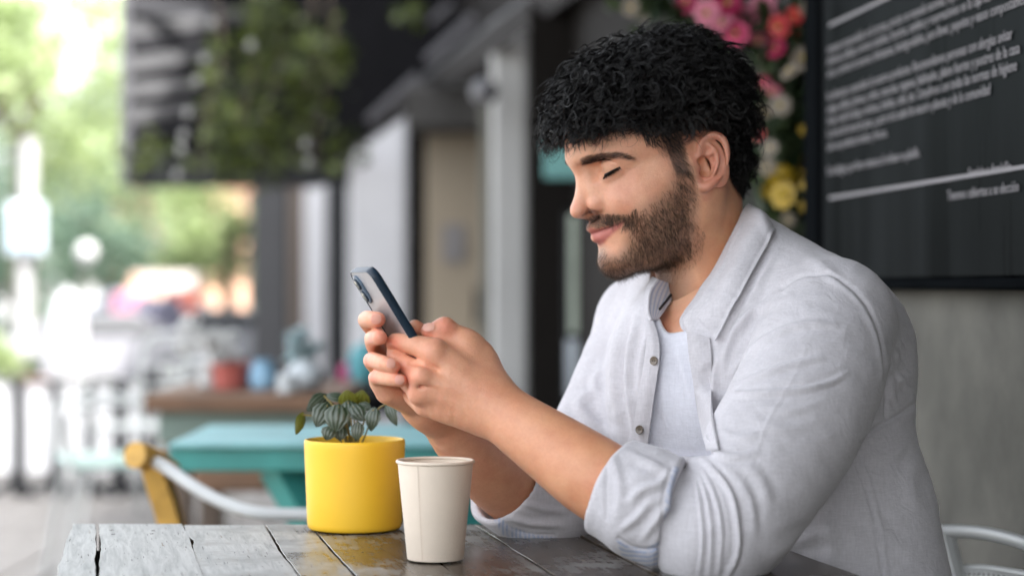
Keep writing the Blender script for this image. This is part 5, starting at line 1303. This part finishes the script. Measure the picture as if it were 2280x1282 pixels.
def build_tshirt():
    S = Sculpt(); torso(S, .001, .04)
    chain(S, [(1640, 580, 2.42, .040), (1760, 660, 2.36, .045)], k=.05); chain(S, [(1560, 640, 2.47, .035), (1480, 690, 2.53, .038)], k=.05)
    S.ell(P(1530, 900, 2.400), (.082, .055, .13), .05)
    B = [(1440, 690), (1468, 706), (1477, 727), (1488, 741), (1518, 736), (1560, 730), (1700, 560), (1700, 430), (1380, 430)]
    S.fn(prism(B, 1., 2.55), P(1520, 640, 2.3), .3, '-', .003)
    V, Q = S.mesh((.08, 2.15, .55), (.50, 2.60, 1.12), .003); V = relax(V, Q, 5, .5); N = normals(V, Q)
    V = V + N * (noise_v(V * 40, 8) * .0010)[:, None]
    V = folds(V, N, [([(1470, 752), (1490, 762), (1530, 757)], 3, -1.2, 's'), ([(1500, 760), (1525, 840), (1545, 920)], 9, 2.2, 'f'), ([(1480, 800), (1475, 880), (1490, 960)], 10, 2.0, 'f')])
    return V, Q
def cloth_mat(name, col, stripes=False, weave=1.0):
    m, nt, b = new_mat(name); L = nt.links
    tc = nt.nodes.new('ShaderNodeTexCoord'); co = tc.outputs['Object']
    n1 = NN(nt, 'ShaderNodeTexNoise', Scale=9.0, Detail=6.0, Roughness=.65); L.new(co, n1.inputs['Vector'])
    c = np.array(col)
    r1 = ramp(nt, n1.outputs['Fac'], [(.3, tuple(c * .94)), (.7, tuple(np.minimum(c * 1.05, 1)))])
    mp = nt.nodes.new('ShaderNodeMapping'); mp.inputs['Scale'].default_value = (420, 420, 60); L.new(co, mp.inputs['Vector'])
    n2 = NN(nt, 'ShaderNodeTexNoise', Scale=1.0, Detail=3.0, Roughness=.7); L.new(mp.outputs[0], n2.inputs['Vector'])
    mp3 = nt.nodes.new('ShaderNodeMapping'); mp3.inputs['Scale'].default_value = (80, 80, 520); L.new(co, mp3.inputs['Vector'])
    n3 = NN(nt, 'ShaderNodeTexNoise', Scale=1.0, Detail=3.0, Roughness=.7); L.new(mp3.outputs[0], n3.inputs['Vector'])
    add = nt.nodes.new('ShaderNodeMath'); add.operation = 'ADD'; L.new(n2.outputs['Fac'], add.inputs[0]); L.new(n3.outputs['Fac'], add.inputs[1])
    mr = nt.nodes.new('ShaderNodeMapRange'); mr.inputs['From Min'].default_value = .7; mr.inputs['From Max'].default_value = 1.3; mr.inputs['To Min'].default_value = 1 - .10 * weave; mr.inputs['To Max'].default_value = 1 + .08 * weave
    L.new(add.outputs[0], mr.inputs['Value'])
    cc = nt.nodes.new('ShaderNodeVectorMath'); cc.operation = 'SCALE'; L.new(r1.outputs[0], cc.inputs[0]); L.new(mr.outputs[0], cc.inputs['Scale'])
    out = cc.outputs[0]
    if stripes:
        at = nt.nodes.new('ShaderNodeAttribute'); at.attribute_name = 'stripe'
        out = mix(nt, at.outputs['Fac'], out, (.22, .30, .48))
    L.new(out, b.inputs['Base Color'])
    b.inputs['Roughness'].default_value = .85; b.inputs['Specular IOR Level'].default_value = .15
    b.inputs['Sheen Weight'].default_value = .25; b.inputs['Sheen Roughness'].default_value = .5
    bn = bump(nt, b, add.outputs[0], .35 * weave, .0006)
    cr = NN(nt, 'ShaderNodeTexNoise', Scale=34.0, Detail=4.0, Roughness=.55, Distortion=1.2); L.new(co, cr.inputs['Vector'])
    ab = nt.nodes.new('ShaderNodeMath'); ab.operation = 'SUBTRACT'; L.new(cr.outputs['Fac'], ab.inputs[0]); ab.inputs[1].default_value = .5
    ab2 = nt.nodes.new('ShaderNodeMath'); ab2.operation = 'ABSOLUTE'; L.new(ab.outputs[0], ab2.inputs[0])
    b2 = nt.nodes.new('ShaderNodeBump'); b2.inputs['Strength'].default_value = .30; b2.inputs['Distance'].default_value = .006; b2.invert = True
    L.new(ab2.outputs[0], b2.inputs['Height']); L.new(b2.outputs[0], bn.inputs['Normal'])
    return m
def lay(V, L, lift):
    """points of a traced line laid on the surface V, lifted towards the viewer"""
    q = proj(V); out = []
    for i, (x, y) in enumerate(L):
        d = np.hypot(q[:, 0] - x, q[:, 1] - y); m = d < 7
        if not m.any(): m = d < d.min() + 4
        Y = np.sort(V[m, 1])[:6].mean(); lf = lift[i] if isinstance(lift, (list, tuple)) else lift
        out.append(P(x, y, Y - lf))
    return out
def dress(root, MC):
    V, Q = build_shirt(); VS = V; link('shirt', mesh_np('shirt', V, Q, MC['shirt']), root)
    sh = bpy.data.objects['shirt']
    for V, Q in build_cuffs():
        me = mesh_np('cuff', V, Q, MC['stripe']); px = proj(V)
        # striped inside of the cloth showing on the turned-up edge
        reg = soft(poly_sd(px, [(1372, 1200), (1404, 1217), (1440, 1220), (1478, 1200), (1496, 1180), (1512, 1225), (1496, 1250), (1440, 1268), (1390, 1250)]), 4)
        reg = np.maximum(reg, soft(poly_sd(px, [(1080, 1120), (1092, 1118), (1130, 1168), (1190, 1190), (1240, 1196), (1200, 1215), (1120, 1190)]), 6))
        d, t = seg_dist(px, [(1360, 1170), (1400, 1195), (1440, 1198), (1480, 1178), (1510, 1150)])
        st = np.clip(np.sin(d * 2 * np.pi / 9.5) * 1.5 + .2, 0, 1) * reg * .75
        ed = np.exp(-(poly_sd(px, [(1490, 1214), (1481, 1150), (1487, 1090), (1504, 1040), (1510, 1042), (1494, 1092), (1489, 1150), (1498, 1212)]) / 2.5) ** 2)
        float_attr(me, 'stripe', np.clip(st + ed * .6 + reg * .08, 0, 1)); link('cuff', me, sh)
    V, Q = largest(*build_tshirt()); link('t_shirt', mesh_np('t_shirt', V, Q, MC['tee']), root)
    # near collar leaf, folded over
    fold = [P(*a) for a in ((1672, 462, 2.47), (1662, 458, 2.425), (1645, 492, 2.385), (1618, 545, 2.366), (1590, 598, 2.358), (1556, 650, 2.350), (1524, 694, 2.346))]
    oxy = [(1734, 520), (1722, 514), (1708, 545), (1682, 592), (1654, 645), (1626, 694), (1593, 757)]
    outr = lay(VS, oxy, [-.02, .004, .006, .006, .006, .006, .007])
    outr[0] = P(1734, 520, max(outr[1][1] + .03, 2.44))
    print('collar depths', [round(float(p[1]), 3) for p in outr])
    midr = [np.array([(a[0] + b[0]) / 2, min((a[1] + b[1]) / 2 - .010, b[1] + .02), (a[2] + b[2]) / 2 + .006]) for a, b in zip(fold, outr)]
    G = loft([fold, midr, outr], 26, 46)
    nz = noise_v(G.reshape(-1, 3) * 55, 6).reshape(G.shape[:2])
    N_ = np.cross(np.gradient(G, axis=0), np.gradient(G, axis=1)); N_ = unit(N_)
    G = G + N_ * (nz * .0012)[..., None] - N_ * (np.exp(-((np.arange(26) - 22.6) / .7) ** 2) * .0011)[:, None, None] * np.sign(-(N_ @ np.array([0, 1, 0])).mean()) 
    e_ = np.linspace(0, 1, 46); pk = np.sin(e_ * 190) * np.clip((e_ - .55) * 3, 0, 1) * .0011
    G = G + N_ * (np.exp(-((np.arange(26) - 22) / 3.0) ** 2)[:, None] * pk[None])[..., None]
    c = MB().grid(G, .0018).build('collar', MC['shirt'], sh, angle=80)
    # inside of the collar against the neck
    inn = [p + np.array([.002, .012, -.004]) for p in fold]; low = [p + np.array([.010, .004, -.045]) for p in fold]
    MB().grid(loft([fold, inn, low], 6, 40), .0018).build('collar_stand', MC['shirt'], sh, angle=80)
    # small tab with the top button hole
    t0 = [P(1524, 694, 2.343), P(1514, 712, 2.335), P(1518, 730, 2.330), P(1530, 738, 2.326)]; t1 = [P(1560, 725, 2.318), P(1552, 736, 2.318), P(1550, 742, 2.316), P(1548, 746, 2.314)]
    MB().grid(loft([t0, [a * .5 + b * .5 + np.array([0, -.004, 0]) for a, b in zip(t0, t1)], t1], 8, 14), .002).build('collar_tab', MC['shirt'], sh, angle=80)
    # near placket strip
    b = lay(VS, [(1580, 752), (1584, 800), (1584, 870), (1586, 930), (1600, 1000)], .002)
    a = lay(VS, [(1548, 746), (1552, 800), (1562, 870), (1566, 930), (1580, 1000)], .003); a = [P(x, y, p[1] + .002) for (x, y), p in zip([(1529, 738), (1536, 800), (1547, 870), (1557, 930), (1572, 1000)], a)]
    G = loft([a, [x * .5 + y * .5 + np.array([0, -.002, 0]) for x, y in zip(a, b)], b], 10, 40)
    G = G + (noise_v(G.reshape(-1, 3) * 260, 2).reshape(G.shape[:2]) * .0010)[..., None] * np.array([0, 1., 0])
    MB().grid(G, .0022).build('placket', MC['shirt'], sh, angle=80)
    # far collar: striped inner face standing up, with its outer edge
    e = lay(VS, [(1446, 640), (1442, 660), (1440, 690), (1444, 708)], .008); Ye = [p[1] for p in e]; print('far collar', Ye)
    a = [P(1466, 622, Ye[0]), P(1448, 650, Ye[1]), P(1444, 690, Ye[2]), P(1450, 712, Ye[3])]; b = [P(1502, 636, Ye[0] + .03), P(1497, 662, Ye[1] + .03), P(1480, 690, Ye[2] + .02), P(1462, 714, Ye[3] + .01)]
    G = loft([a, b], 16, 16); mb = MB().grid(G, .002); me = mb.mesh('far_collar', MC['stripe']); n_ = len(me.vertices)
    u_ = np.tile(np.repeat(np.arange(16), 16), 2)[:n_]; float_attr(me, 'stripe', ((u_ % 3) == 1) * .75); link('far_collar', me, sh)
    a1 = a; a2 = [P(1452, 616, Ye[0] + .012), P(1438, 650, Ye[1] + .008), P(1436, 690, Ye[2] + .006), P(1442, 714, Ye[3] + .006)]
    MB().grid(loft([a1, a2], 5, 16), .002).build('collar', MC['shirt'], sh, angle=80)
    MB().tube([P(1494, 656, Ye[1] + .022), P(1482, 672, Ye[1] + .014), P(1469, 688, Ye[2] + .006)], .0016, 6).build('collar_tag', MC['dark'], sh)
    # far placket edge, turned a little forward
    b = lay(VS, [(1432, 708), (1440, 745), (1436, 797), (1420, 891), (1402, 1015)], .003)
    a = lay(VS, [(1441, 706), (1450, 745), (1450, 797), (1440, 891), (1424, 1015)], .005); a = [P(x, y, p[1] + .001) for (x, y), p in zip([(1450, 706), (1464, 745), (1468, 797), (1455, 891), (1438, 1015)], a)]
    FP = a
    G = loft([a, [x * .5 + y * .5 + np.array([0, -.003, 0]) for x, y in zip(a, b)], b], 8, 40)
    MB().grid(G, .0022).build('placket', MC['shirt'], sh, angle=80)
    for x, y, Y in ((1456, 803, lay(VS, [(1446, 803)], .007)[0][1]), (1424, 956, lay(VS, [(1416, 956)], .008)[0][1])):
        n = unit(np.array([-.75, -.95, .12])); e1 = unit(np.cross(n, [0, 0, 1])); e2 = np.cross(n, e1); c0 = P(x, y, Y)
        V = []; Q = []; k = 20; pr = [(.0050, -.001), (.0054, .0004), (.0050, .0014), (.0040, .0014), (.0036, .0009), (.0001, .0009)]
        for r_, z_ in pr: V += [c0 + n * z_ + r_ * (math.cos(i * 2 * math.pi / k) * e1 + math.sin(i * 2 * math.pi / k) * e2) for i in range(k)]
        for i in range(len(pr) - 1): Q += [[i * k + j, i * k + (j + 1) % k, (i + 1) * k + (j + 1) % k, (i + 1) * k + j] for j in range(k)]
        bo = MB().add(V, Q).build('button', MC['button'], sh, angle=60)
        for sx in (-1, 1):
            MB().sphere(c0 + n * .0010 + e1 * .0013 * sx, .0007, 8, 5).build('button_hole', MC['dark'], bo)
    # trousers, mostly under the table
    S = Sculpt(); S.ell((.40, 2.38, .53), (.165, .15, .12), .03, rot=TR)
    for sx in (-1, 1):
        hp = np.array([.39, 2.38, .52]) + SD * .09 * sx; kn = hp + FD * .40 + np.array([0, 0, .02]); an = kn + np.array([-.02, 0, -.42])
        S.tube([hp, kn], [.090, .068], k=.03); S.tube([kn, an], [.066, .055], k=.02)
    V, Q = S.mesh((-.15, 1.9, .03), (.62, 2.75, .70), .008); link('trousers', mesh_np('trousers', relax(V, Q, 3, .5), Q, MC['trousers']), root)
# ================================================================== NEAR THINGS
# ------------------------------------------------ plank table
def plank_mat():
    m, nt, b = new_mat('weathered_plank'); L = nt.links; tc = nt.nodes.new('ShaderNodeTexCoord'); oi = nt.nodes.new('ShaderNodeObjectInfo')
    rt = nt.nodes.new('ShaderNodeMapping'); rt.inputs['Rotation'].default_value = (0, 0, math.radians(-11.8)); L.new(tc.outputs['Object'], rt.inputs[0])
    mp = nt.nodes.new('ShaderNodeMapping'); mp.inputs['Scale'].default_value = (110, 7, 30); L.new(rt.outputs[0], mp.inputs[0])
    off = nt.nodes.new('ShaderNodeVectorMath'); off.operation = 'ADD'; L.new(mp.outputs[0], off.inputs[0])
    sc = nt.nodes.new('ShaderNodeVectorMath'); sc.operation = 'SCALE'; sc.inputs[0].default_value = (37, 11, 5); L.new(oi.outputs['Random'], sc.inputs['Scale']); L.new(sc.outputs[0], off.inputs[1])
    g1 = NN(nt, 'ShaderNodeTexNoise', Scale=1.0, Detail=8.0, Roughness=.7, Distortion=.6); L.new(off.outputs[0], g1.inputs['Vector'])
    wr = NN(nt, 'ShaderNodeTexNoise', Scale=7.0, Detail=8.0, Roughness=.72); L.new(tc.outputs['Object'], wr.inputs['Vector'])
    at = nt.nodes.new('ShaderNodeAttribute'); at.attribute_name = 'wear'
    # pale grey-green paint, worn through to dark wood
    ad = nt.nodes.new('ShaderNodeMath'); ad.operation = 'MULTIPLY_ADD'; L.new(g1.outputs['Fac'], ad.inputs[0]); ad.inputs[1].default_value = .55; L.new(wr.outputs['Fac'], ad.inputs[2])
    ad2 = nt.nodes.new('ShaderNodeMath'); ad2.operation = 'ADD'; L.new(ad.outputs[0], ad2.inputs[0]); L.new(at.outputs['Fac'], ad2.inputs[1])
    wear = ramp(nt, ad2.outputs[0], [(.80, (0, 0, 0)), (1.06, (1, 1, 1))])
    paint = ramp(nt, g1.outputs['Fac'], [(.28, (.20, .205, .195)), (.60, (.47, .475, .455))])
    wood = ramp(nt, g1.outputs['Fac'], [(.3, (.022, .017, .012)), (.55, (.065, .050, .036)), (.75, (.16, .125, .085))])
    c = mix(nt, wear.outputs[0], paint.outputs[0], wood.outputs[0])
    # fine scratches showing bare brown wood
    mp2 = nt.nodes.new('ShaderNodeMapping'); mp2.inputs['Scale'].default_value = (260, 14, 1); mp2.inputs['Location'].default_value = (5, 3, 0); L.new(rt.outputs[0], mp2.inputs[0])
    s1 = NN(nt, 'ShaderNodeTexNoise', Scale=1.0, Detail=2.0); L.new(mp2.outputs[0], s1.inputs['Vector'])
    sr = ramp(nt, s1.outputs['Fac'], [(.70, (0, 0, 0)), (.74, (1, 1, 1))])
    c = mix(nt, sr.outputs[0], c, (.20, .16, .11))
    mp3 = nt.nodes.new('ShaderNodeMapping'); mp3.inputs['Scale'].default_value = (420, 22, 1); L.new(rt.outputs[0], mp3.inputs[0])
    s2 = NN(nt, 'ShaderNodeTexNoise', Scale=1.0, Detail=3.0); L.new(mp3.outputs[0], s2.inputs['Vector'])
    cr = ramp(nt, s2.outputs['Fac'], [(.66, (0, 0, 0)), (.70, (1, 1, 1))]); c = mix(nt, cr.outputs[0], c, (.05, .045, .04))
    L.new(c, b.inputs['Base Color'])
    rr = ramp(nt, ad2.outputs[0], [(.75, (.50, .50, .50)), (1.1, (.26, .26, .26))]); L.new(rr.outputs[0], b.inputs['Roughness']); b.inputs['Specular IOR Level'].default_value = .5
    hh = nt.nodes.new('ShaderNodeMath'); hh.operation = 'SUBTRACT'; L.new(g1.outputs['Fac'], hh.inputs[0]); L.new(cr.outputs[0], hh.inputs[1])
    bump(nt, b, hh.outputs[0], .35, .0010)
    return m
m_plank = plank_mat()
SL = .208
tb = empty('plank_table', (-.15, 2.0, 0)); tag(tb, 'weathered grey plank table with the cup and yellow pot on it', 'table')
edges = [-.552, -.519, -.413, -.3105, -.255, -.152, -.048, .055, .160, .262]
for k in range(len(edges) - 1):
    g = np.random.default_rng(100 + k); x0, x1 = edges[k] + .0010, edges[k + 1] - .0010
    if k == 0: x1 -= .0025
    n = 46; ys = np.linspace(2.492 + g.uniform(-.006, .004) * (k != 1), 1.40, n)
    jl = np.cumsum(g.normal(size=n)) * .0005; jr = np.cumsum(g.normal(size=n)) * .0005; jl -= np.linspace(jl[0], jl[-1], n); jr -= np.linspace(jr[0], jr[-1], n)
    if k == 0: jl += -.012 * np.clip((2.44 - ys) / .25, 0, 1) + .0015 * np.sin(ys * 23 + 2 * np.sin(ys * 9))
    if k == 2: jl += .006 * np.exp(-((ys - 2.33) / .03) ** 2)
    th = .030; bv = .0005; V = []; dz = g.uniform(-.0012, .0012)
    for i, y in enumerate(ys):
        a = x0 + SL * (2.496 - y) + jl[i]; c_ = x1 + SL * (2.496 - y) + jr[i]; z = .75 + dz
        V += [(a, y, z - th), (a, y, z - bv), (a + bv, y, z), (c_ - bv, y, z), (c_, y, z - bv), (c_, y, z - th)]
    # finer rows across the top so the wear attribute has room
    Q = []
    for i in range(n - 1):
        for j in range(6): j2 = (j + 1) % 6; Q.append([i * 6 + j, (i + 1) * 6 + j, (i + 1) * 6 + j2, i * 6 + j2])
    Q += [[0, 1, 2, 3, 4, 5], [(n - 1) * 6 + j for j in range(6)][::-1]]
    me = mesh_np('plank', V, Q, m_plank, False)
    base = [-.14, -.14, .04, .17, .22, .20, .26, .24, .26][k]
    w_ = np.full((n, 6), base); w_[:, [0, 1, 4, 5]] = .75; float_attr(me, 'wear', w_.ravel()); link('plank', me, tb)
mb = MB(); V_ = []
for z_ in (.700, .7185):
    for x_, y_ in ((-.545, 2.480), (.255, 2.480), (.475, 1.42), (-.325, 1.42)): V_.append((x_, y_, z_))
mb.add(V_, [[0, 1, 2, 3], [7, 6, 5, 4], [0, 4, 5, 1], [1, 5, 6, 2], [2, 6, 7, 3], [3, 7, 4, 0]]).build('gap_backing', surf('gap_backing_dark', (.015, .011, .008), rough=.95, spec=.1), tb)  # dark sheet added so no light shows through the plank gaps
for y_ in (2.36, 1.6): MB().box((-.10 + SL * (2.496 - y_), y_, .679), (.78, .07, .040), bev=.003).build('cross_bar', m_brown, tb)
for x_, y_ in ((-.42, 2.30), (.10, 2.34), (-.30, 1.62), (.24, 1.62)): MB().box((x_, y_, .339), (.06, .06, .678), bev=.004).build('leg', m_brown, tb)
m_nail = surf('rusty_screw', (.05, .04, .035), rough=.6)
for x, y in ((248, 1180), (341, 1181), (252, 1189), (338, 1188)):
    Y = F * .295 / (y - 641); c = P(x, y, Y); MB().tube([(c[0], Y, .7498), (c[0], Y, .7506)], .0026, 8).build('screw', m_nail, tb)
# ------------------------------------------------ yellow pot
m_yel = surf('yellow_glaze', (.90, .545, .030), rough=.48, var=.05, scale=7, bumps=.05, bscale=30)
pot = empty('yellow_pot', (P(791, 0, 2.438)[0], 2.438, .751)); tag(pot, 'bright yellow ceramic pot with a small ridged-leaf plant, left of the paper cup', 'flower pot')
pc = (P(790, 0, 2.438)[0], 2.438, .751)
MB().lathe(pc, [(.001, 0), (.0515, 0), (.0552, .0008), (.0570, .0028), (.0580, .008), (.0592, .040), (.0606, .075), (.0615, .100), (.0617, .1065), (.0608, .1090), (.0592, .1094), (.0578, .1080), (.0572, .100), (.056, .090), (.0555, .080)], 96).build('pot_wall', m_yel, pot, angle=60)
m_soil = surf('soil', (.03, .022, .016), rough=.95, var=.5, scale=80, bumps=1., bscale=120)
MB().lathe((pc[0], pc[1], pc[2] + .096), [(.0567, 0), (.04, .002), (.0001, .004)], 40).build('soil', m_soil, pot)
def leafmat(under=False):
    m, nt, b = new_mat('ridged_leaf'); at = nt.nodes.new('ShaderNodeAttribute'); at.attribute_name = 'rib'; bf = nt.nodes.new('ShaderNodeNewGeometry')
    top = ramp(nt, at.outputs['Fac'], [(0, (.006, .016, .005)), (.45, (.022, .042, .016)), (1, (.115, .14, .108))])
    c = mix(nt, bf.outputs['Backfacing'], top.outputs[0], (.16, .17, .02)); nt.links.new(c, b.inputs['Base Color']); b.inputs['Roughness'].default_value = .32
    b.inputs['Specular IOR Level'].default_value = .55
    return m
m_leaf = leafmat(); m_olive = surf('olive_leaf', (.13, .14, .015), rough=.4, var=.25, scale=60); m_stem = surf('leaf_stalk', (.22, .17, .05), rough=.5)
def pleaf(px, py, Y, Lpx, Wpx, ang, tilt, roll, bend=.3, crown=(788, 985)):
    """a ridged oval leaf; ang: direction of its tip in the picture, tilt: leaning of its face to the camera"""
    c = P(px, py, Y); Lm = Lpx * Y / F; Wm = Wpx * Y / F
    ax = np.array([math.cos(ang), 0, math.sin(ang)]); n = unit(np.array([roll, -math.cos(tilt), math.sin(tilt)])); ax = unit(ax - n * (ax @ n)); b = np.cross(n, ax)
    a_, c_ = 19, 27; G = np.zeros((a_, c_, 3)); rib = np.zeros((a_, c_))
    for i, u in enumerate(np.linspace(0, 1, a_)):
        w = (math.sin(math.pi * min(u ** .80 * .96 + .04, 1)) ** .70) * (1.08 - .22 * u) * (1 + .03 * math.sin(u * 22 + px))
        for j, v in enumerate(np.linspace(-1, 1, c_)):
            r_ = abs(math.cos(v * 2.15 * math.pi + .25 * math.sin(px))) * (.75 + .25 * abs(math.sin(u * 9 + v * 7 + px))); ridge = (r_ ** .6) * .050 * math.sin(math.pi * min(max(u, .0), 1)) ** .5
            x = (u - .5) * Lm + (-.10 * Lm * (1 - abs(v)) ** .5 if u < .15 else 0); y = v * w * Wm / 2
            z = ridge * Wm - bend * Lm * (u - .35) ** 2 - .16 * Wm * abs(v) ** 1.8 * w + .05 * Wm * abs(v)
            G[i, j] = c + ax * x + b * y + n * z; rib[i, j] = r_ * .75 + .25 * math.sin(math.pi * u)
    mb = MB().grid(G)
    me = mb.mesh('leaf', m_olive if px in (774, 804, 668) else m_leaf); float_attr(me, 'rib', rib.ravel())
    lf = link('leaf', me, pot)
    base = c - ax * Lm * .45; cr = P(crown[0] + (px - 788) * .22, crown[1], 2.44)
    MB().tube([cr, cr * .5 + base * .5 + np.array([0, 0, .012]), base], .0011, 6, res=8).build('stalk', m_stem, lf)
R_ = math.radians
for a in ((668, 944, 2.43, 50, 26, R_(-118), .2, .75, .3), (704, 896, 2.45, 58, 34, R_(-140), .35, .5, .3), (716, 924, 2.42, 56, 50, R_(-115), .35, .1, .5), (750, 931, 2.395, 58, 60, R_(-95), .30, 0., .5), (743, 881, 2.47, 44, 34, R_(170), .9, .1, .3),
          (774, 886, 2.46, 40, 44, R_(95), -.35, 0, .2), (804, 886, 2.47, 40, 42, R_(80), -.35, 0, .2), (797, 918, 2.43, 44, 42, R_(-60), .6, -.1, .5), (828, 934, 2.42, 50, 38, R_(-98), .25, -.3, .5), (871, 920, 2.43, 60, 30, R_(-62), .25, -.5, .4),
          (731, 965, 2.41, 30, 36, R_(-110), .2, .1, .4), (795, 961, 2.40, 40, 32, R_(-95), .2, -.1, .4), (757, 966, 2.42, 30, 34, R_(-90), .3, 0, .4), (778, 910, 2.44, 40, 40, R_(-80), .6, 0, .4), (765, 940, 2.44, 44, 40, R_(-70), .5, 0, .4), (812, 905, 2.46, 34, 30, R_(-30), .7, -.2, .4), (728, 905, 2.46, 36, 34, R_(-150), .7, .2, .4)):
    pleaf(*a)
# ------------------------------------------------ paper cup
cup = empty('paper_cup', (P(969, 0, 2.160)[0], 2.160, .751)); tag(cup, 'plain beige paper cup without a lid, standing in front of the yellow pot', 'cup')
cc = (P(969.5, 0, 2.160)[0], 2.160, .7515)
mC = surf('beige_paper', (.77, .665, .55), rough=.7, var=.035, scale=30, bumps=.12, bscale=420)
MB().lathe(cc, [(.0292, 0.), (.0302, .0003), (.0306, .0012), (.0410, .1045), (.0404, .1045), (.0302, .006), (.0001, .006)], 96).build('cup_wall', mC, cup, angle=50)
rimp = [(.0412 + .0018 * math.cos(t_) , .1058 + .0019 * math.sin(t_)) for t_ in np.linspace(-math.pi, math.pi, 13)]
MB().lathe(cc, rimp, 96).build('rim', mC, cup)
V = [(cc[0] + (.0306 + (.041 - .0306) * t_ + .0003) * math.cos(a_), cc[1] + (.0306 + (.041 - .0306) * t_ + .0003) * math.sin(a_), cc[2] + .0012 + .1033 * t_) for t_ in (0, .33, .66, 1) for a_ in (-2.02, -1.995)]
MB().add(V, [[0, 1, 3, 2], [2, 3, 5, 4], [4, 5, 7, 6]]).build('paper_seam', surf('paper_seam_edge', (.62, .52, .42), rough=.8), cup)
MB().lathe((cc[0], cc[1], cc[2] + .060), [(.0352, 0), (.0001, .0002)], 48).build('coffee', surf('coffee', (.06, .03, .015), rough=.1), cup)
# ------------------------------------------------ his chair
ch = empty('white_armchair', (.52, 2.35, 0)); tag(ch, 'white perforated metal chair the man sits on, its arm showing at lower right', 'chair')
a_ = [P(2060, 1185, 2.62), P(2110, 1182, 2.60), P(2170, 1184, 2.56), P(2230, 1194, 2.50), P(2290, 1212, 2.42), P(2330, 1235, 2.30), P(2330, 1290, 2.12), P(2300, 1420, 2.05)]
MB().tube(a_, .0088, 14, res=60).build('back_rail', m_white, ch)
m, nt, b = new_mat('perforated_metal'); tc = nt.nodes.new('ShaderNodeTexCoord'); b.inputs['Base Color'].default_value = (.62, .64, .63, 1)
mpf = m
G = loft([[P(2100, 1268, 2.60), P(2190, 1268, 2.56), P(2290, 1282, 2.46)], [P(2100, 1420, 2.58), P(2190, 1430, 2.54), P(2290, 1440, 2.44)]], 26, 36)
# real holes: leave out every other cell of the sheet, with thickness
mb = MB(); a, c_ = G.shape[:2]; idx = np.arange(a * c_).reshape(a, c_); Q = [[idx[i, j], idx[i + 1, j], idx[i + 1, j + 1], idx[i, j + 1]] for i in range(a - 1) for j in range(c_ - 1) if not (i % 2 == 1 and j % 2 == 1)]
me = mb.add(G.reshape(-1, 3), Q).mesh('back_panel', m_white); o = link('back_panel', me, ch); md = o.modifiers.new('thick', 'SOLIDIFY'); md.thickness = .0015
MB().tube([P(2096, 1266, 2.61), P(2190, 1264, 2.565), P(2300, 1280, 2.455)], .005, 10, res=20).build('panel_rail', m_white, ch)
MB().box((.44, 2.37, .435), (.44, .44, .02), bev=.008).build('seat', m_white, ch)
for dx in (-.19, .19):
    for dy in (-.19, .19): MB().tube([(.44 + dx, 2.37 + dy, .43), (.44 + dx * 1.15, 2.37 + dy * 1.15, .01)], .012, 8).build('leg', m_white, ch)
MB().tube([(.64, 2.56, .43), tuple(P(2110, 1182, 2.60))], .009, 8).build('back_post', m_white, ch)
MB().tube([(.64, 2.18, .43), tuple(P(2300, 1420, 2.05))], .009, 8).build('back_post', m_white, ch)
# ================================================================== THE MAN
man = empty('person', (.42, 2.38, 0)); tag(man, 'seated man with curly black hair and beard in a pale shirt, smiling at his phone', 'person')
M_skin = skin_mat()
VV, QQ, CC = [], [], []; n_ = 0
hV, hQ = build_head(); hN = normals(hV, hQ)
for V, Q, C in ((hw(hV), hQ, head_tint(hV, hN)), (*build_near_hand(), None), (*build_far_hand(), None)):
    if C is None: C = hand_tint(V, None)
    VV.append(V); QQ.append(Q + n_); CC.append(C); n_ += len(V)
S = Sculpt(); torso(S, -.012, .04)                       # the trunk under the clothes, joining neck and arms
chain(S, [(1600, 760, 2.42, .055), (1760, 690, 2.36, .05), (1840, 740, 2.29, .05), (1750, 950, 2.165, .046), (1610, 1160, 2.085, .038), (1470, 1145, 2.090, .036)], k=.02)
chain(S, [(1600, 760, 2.42, .055), (1500, 720, 2.52, .045), (1440, 740, 2.56, .045), (1340, 960, 2.48, .045), (1240, 1115, 2.42, .040), (1165, 1110, 2.39, .038)], k=.02)
V, Q = largest(*S.mesh((-.03, 1.98, .5), (.54, 2.68, 1.12), .006)); V = relax(V, Q, 3, .5); VV.append(V); QQ.append(Q + n_); CC.append(np.repeat(SK[None], len(V), 0))
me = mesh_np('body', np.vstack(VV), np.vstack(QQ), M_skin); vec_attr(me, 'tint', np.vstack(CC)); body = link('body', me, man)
MH = {'hair': hair_mat('black_hair', (.0042, .0036, .0034), rough=.30, spec=.32), 'beard': hair_mat('beard_hair', (.085, .045, .023), rough=.42, lo=.16), 'stache': hair_mat('moustache_hair', (.016, .010, .007), rough=.4)}
make_hair(hV, hQ, hN, man, MH)
m_nailp, _nt, _b = new_mat('fingernail'); _b.inputs['Base Color'].default_value = (.82, .43, .33, 1); _b.inputs['Roughness'].default_value = .36; _b.inputs['Subsurface Weight'].default_value = .2; _b.inputs['Subsurface Scale'].default_value = .003
build_nails(man, m_nailp)
MC = {'shirt': cloth_mat('shirt_cloth', (.575, .562, .590)), 'stripe': cloth_mat('shirt_cloth_striped', (.575, .562, .590), True), 'tee': cloth_mat('tshirt_cloth', (.64, .65, .71), weave=.8),
      'dark': surf('tag_black', (.01, .01, .012)), 'button': surf('horn_button', (.15, .12, .09), rough=.3, var=.4, scale=90), 'trousers': surf('dark_trousers', (.02, .024, .035), rough=.9)}
dress(man, MC)
build_phone()
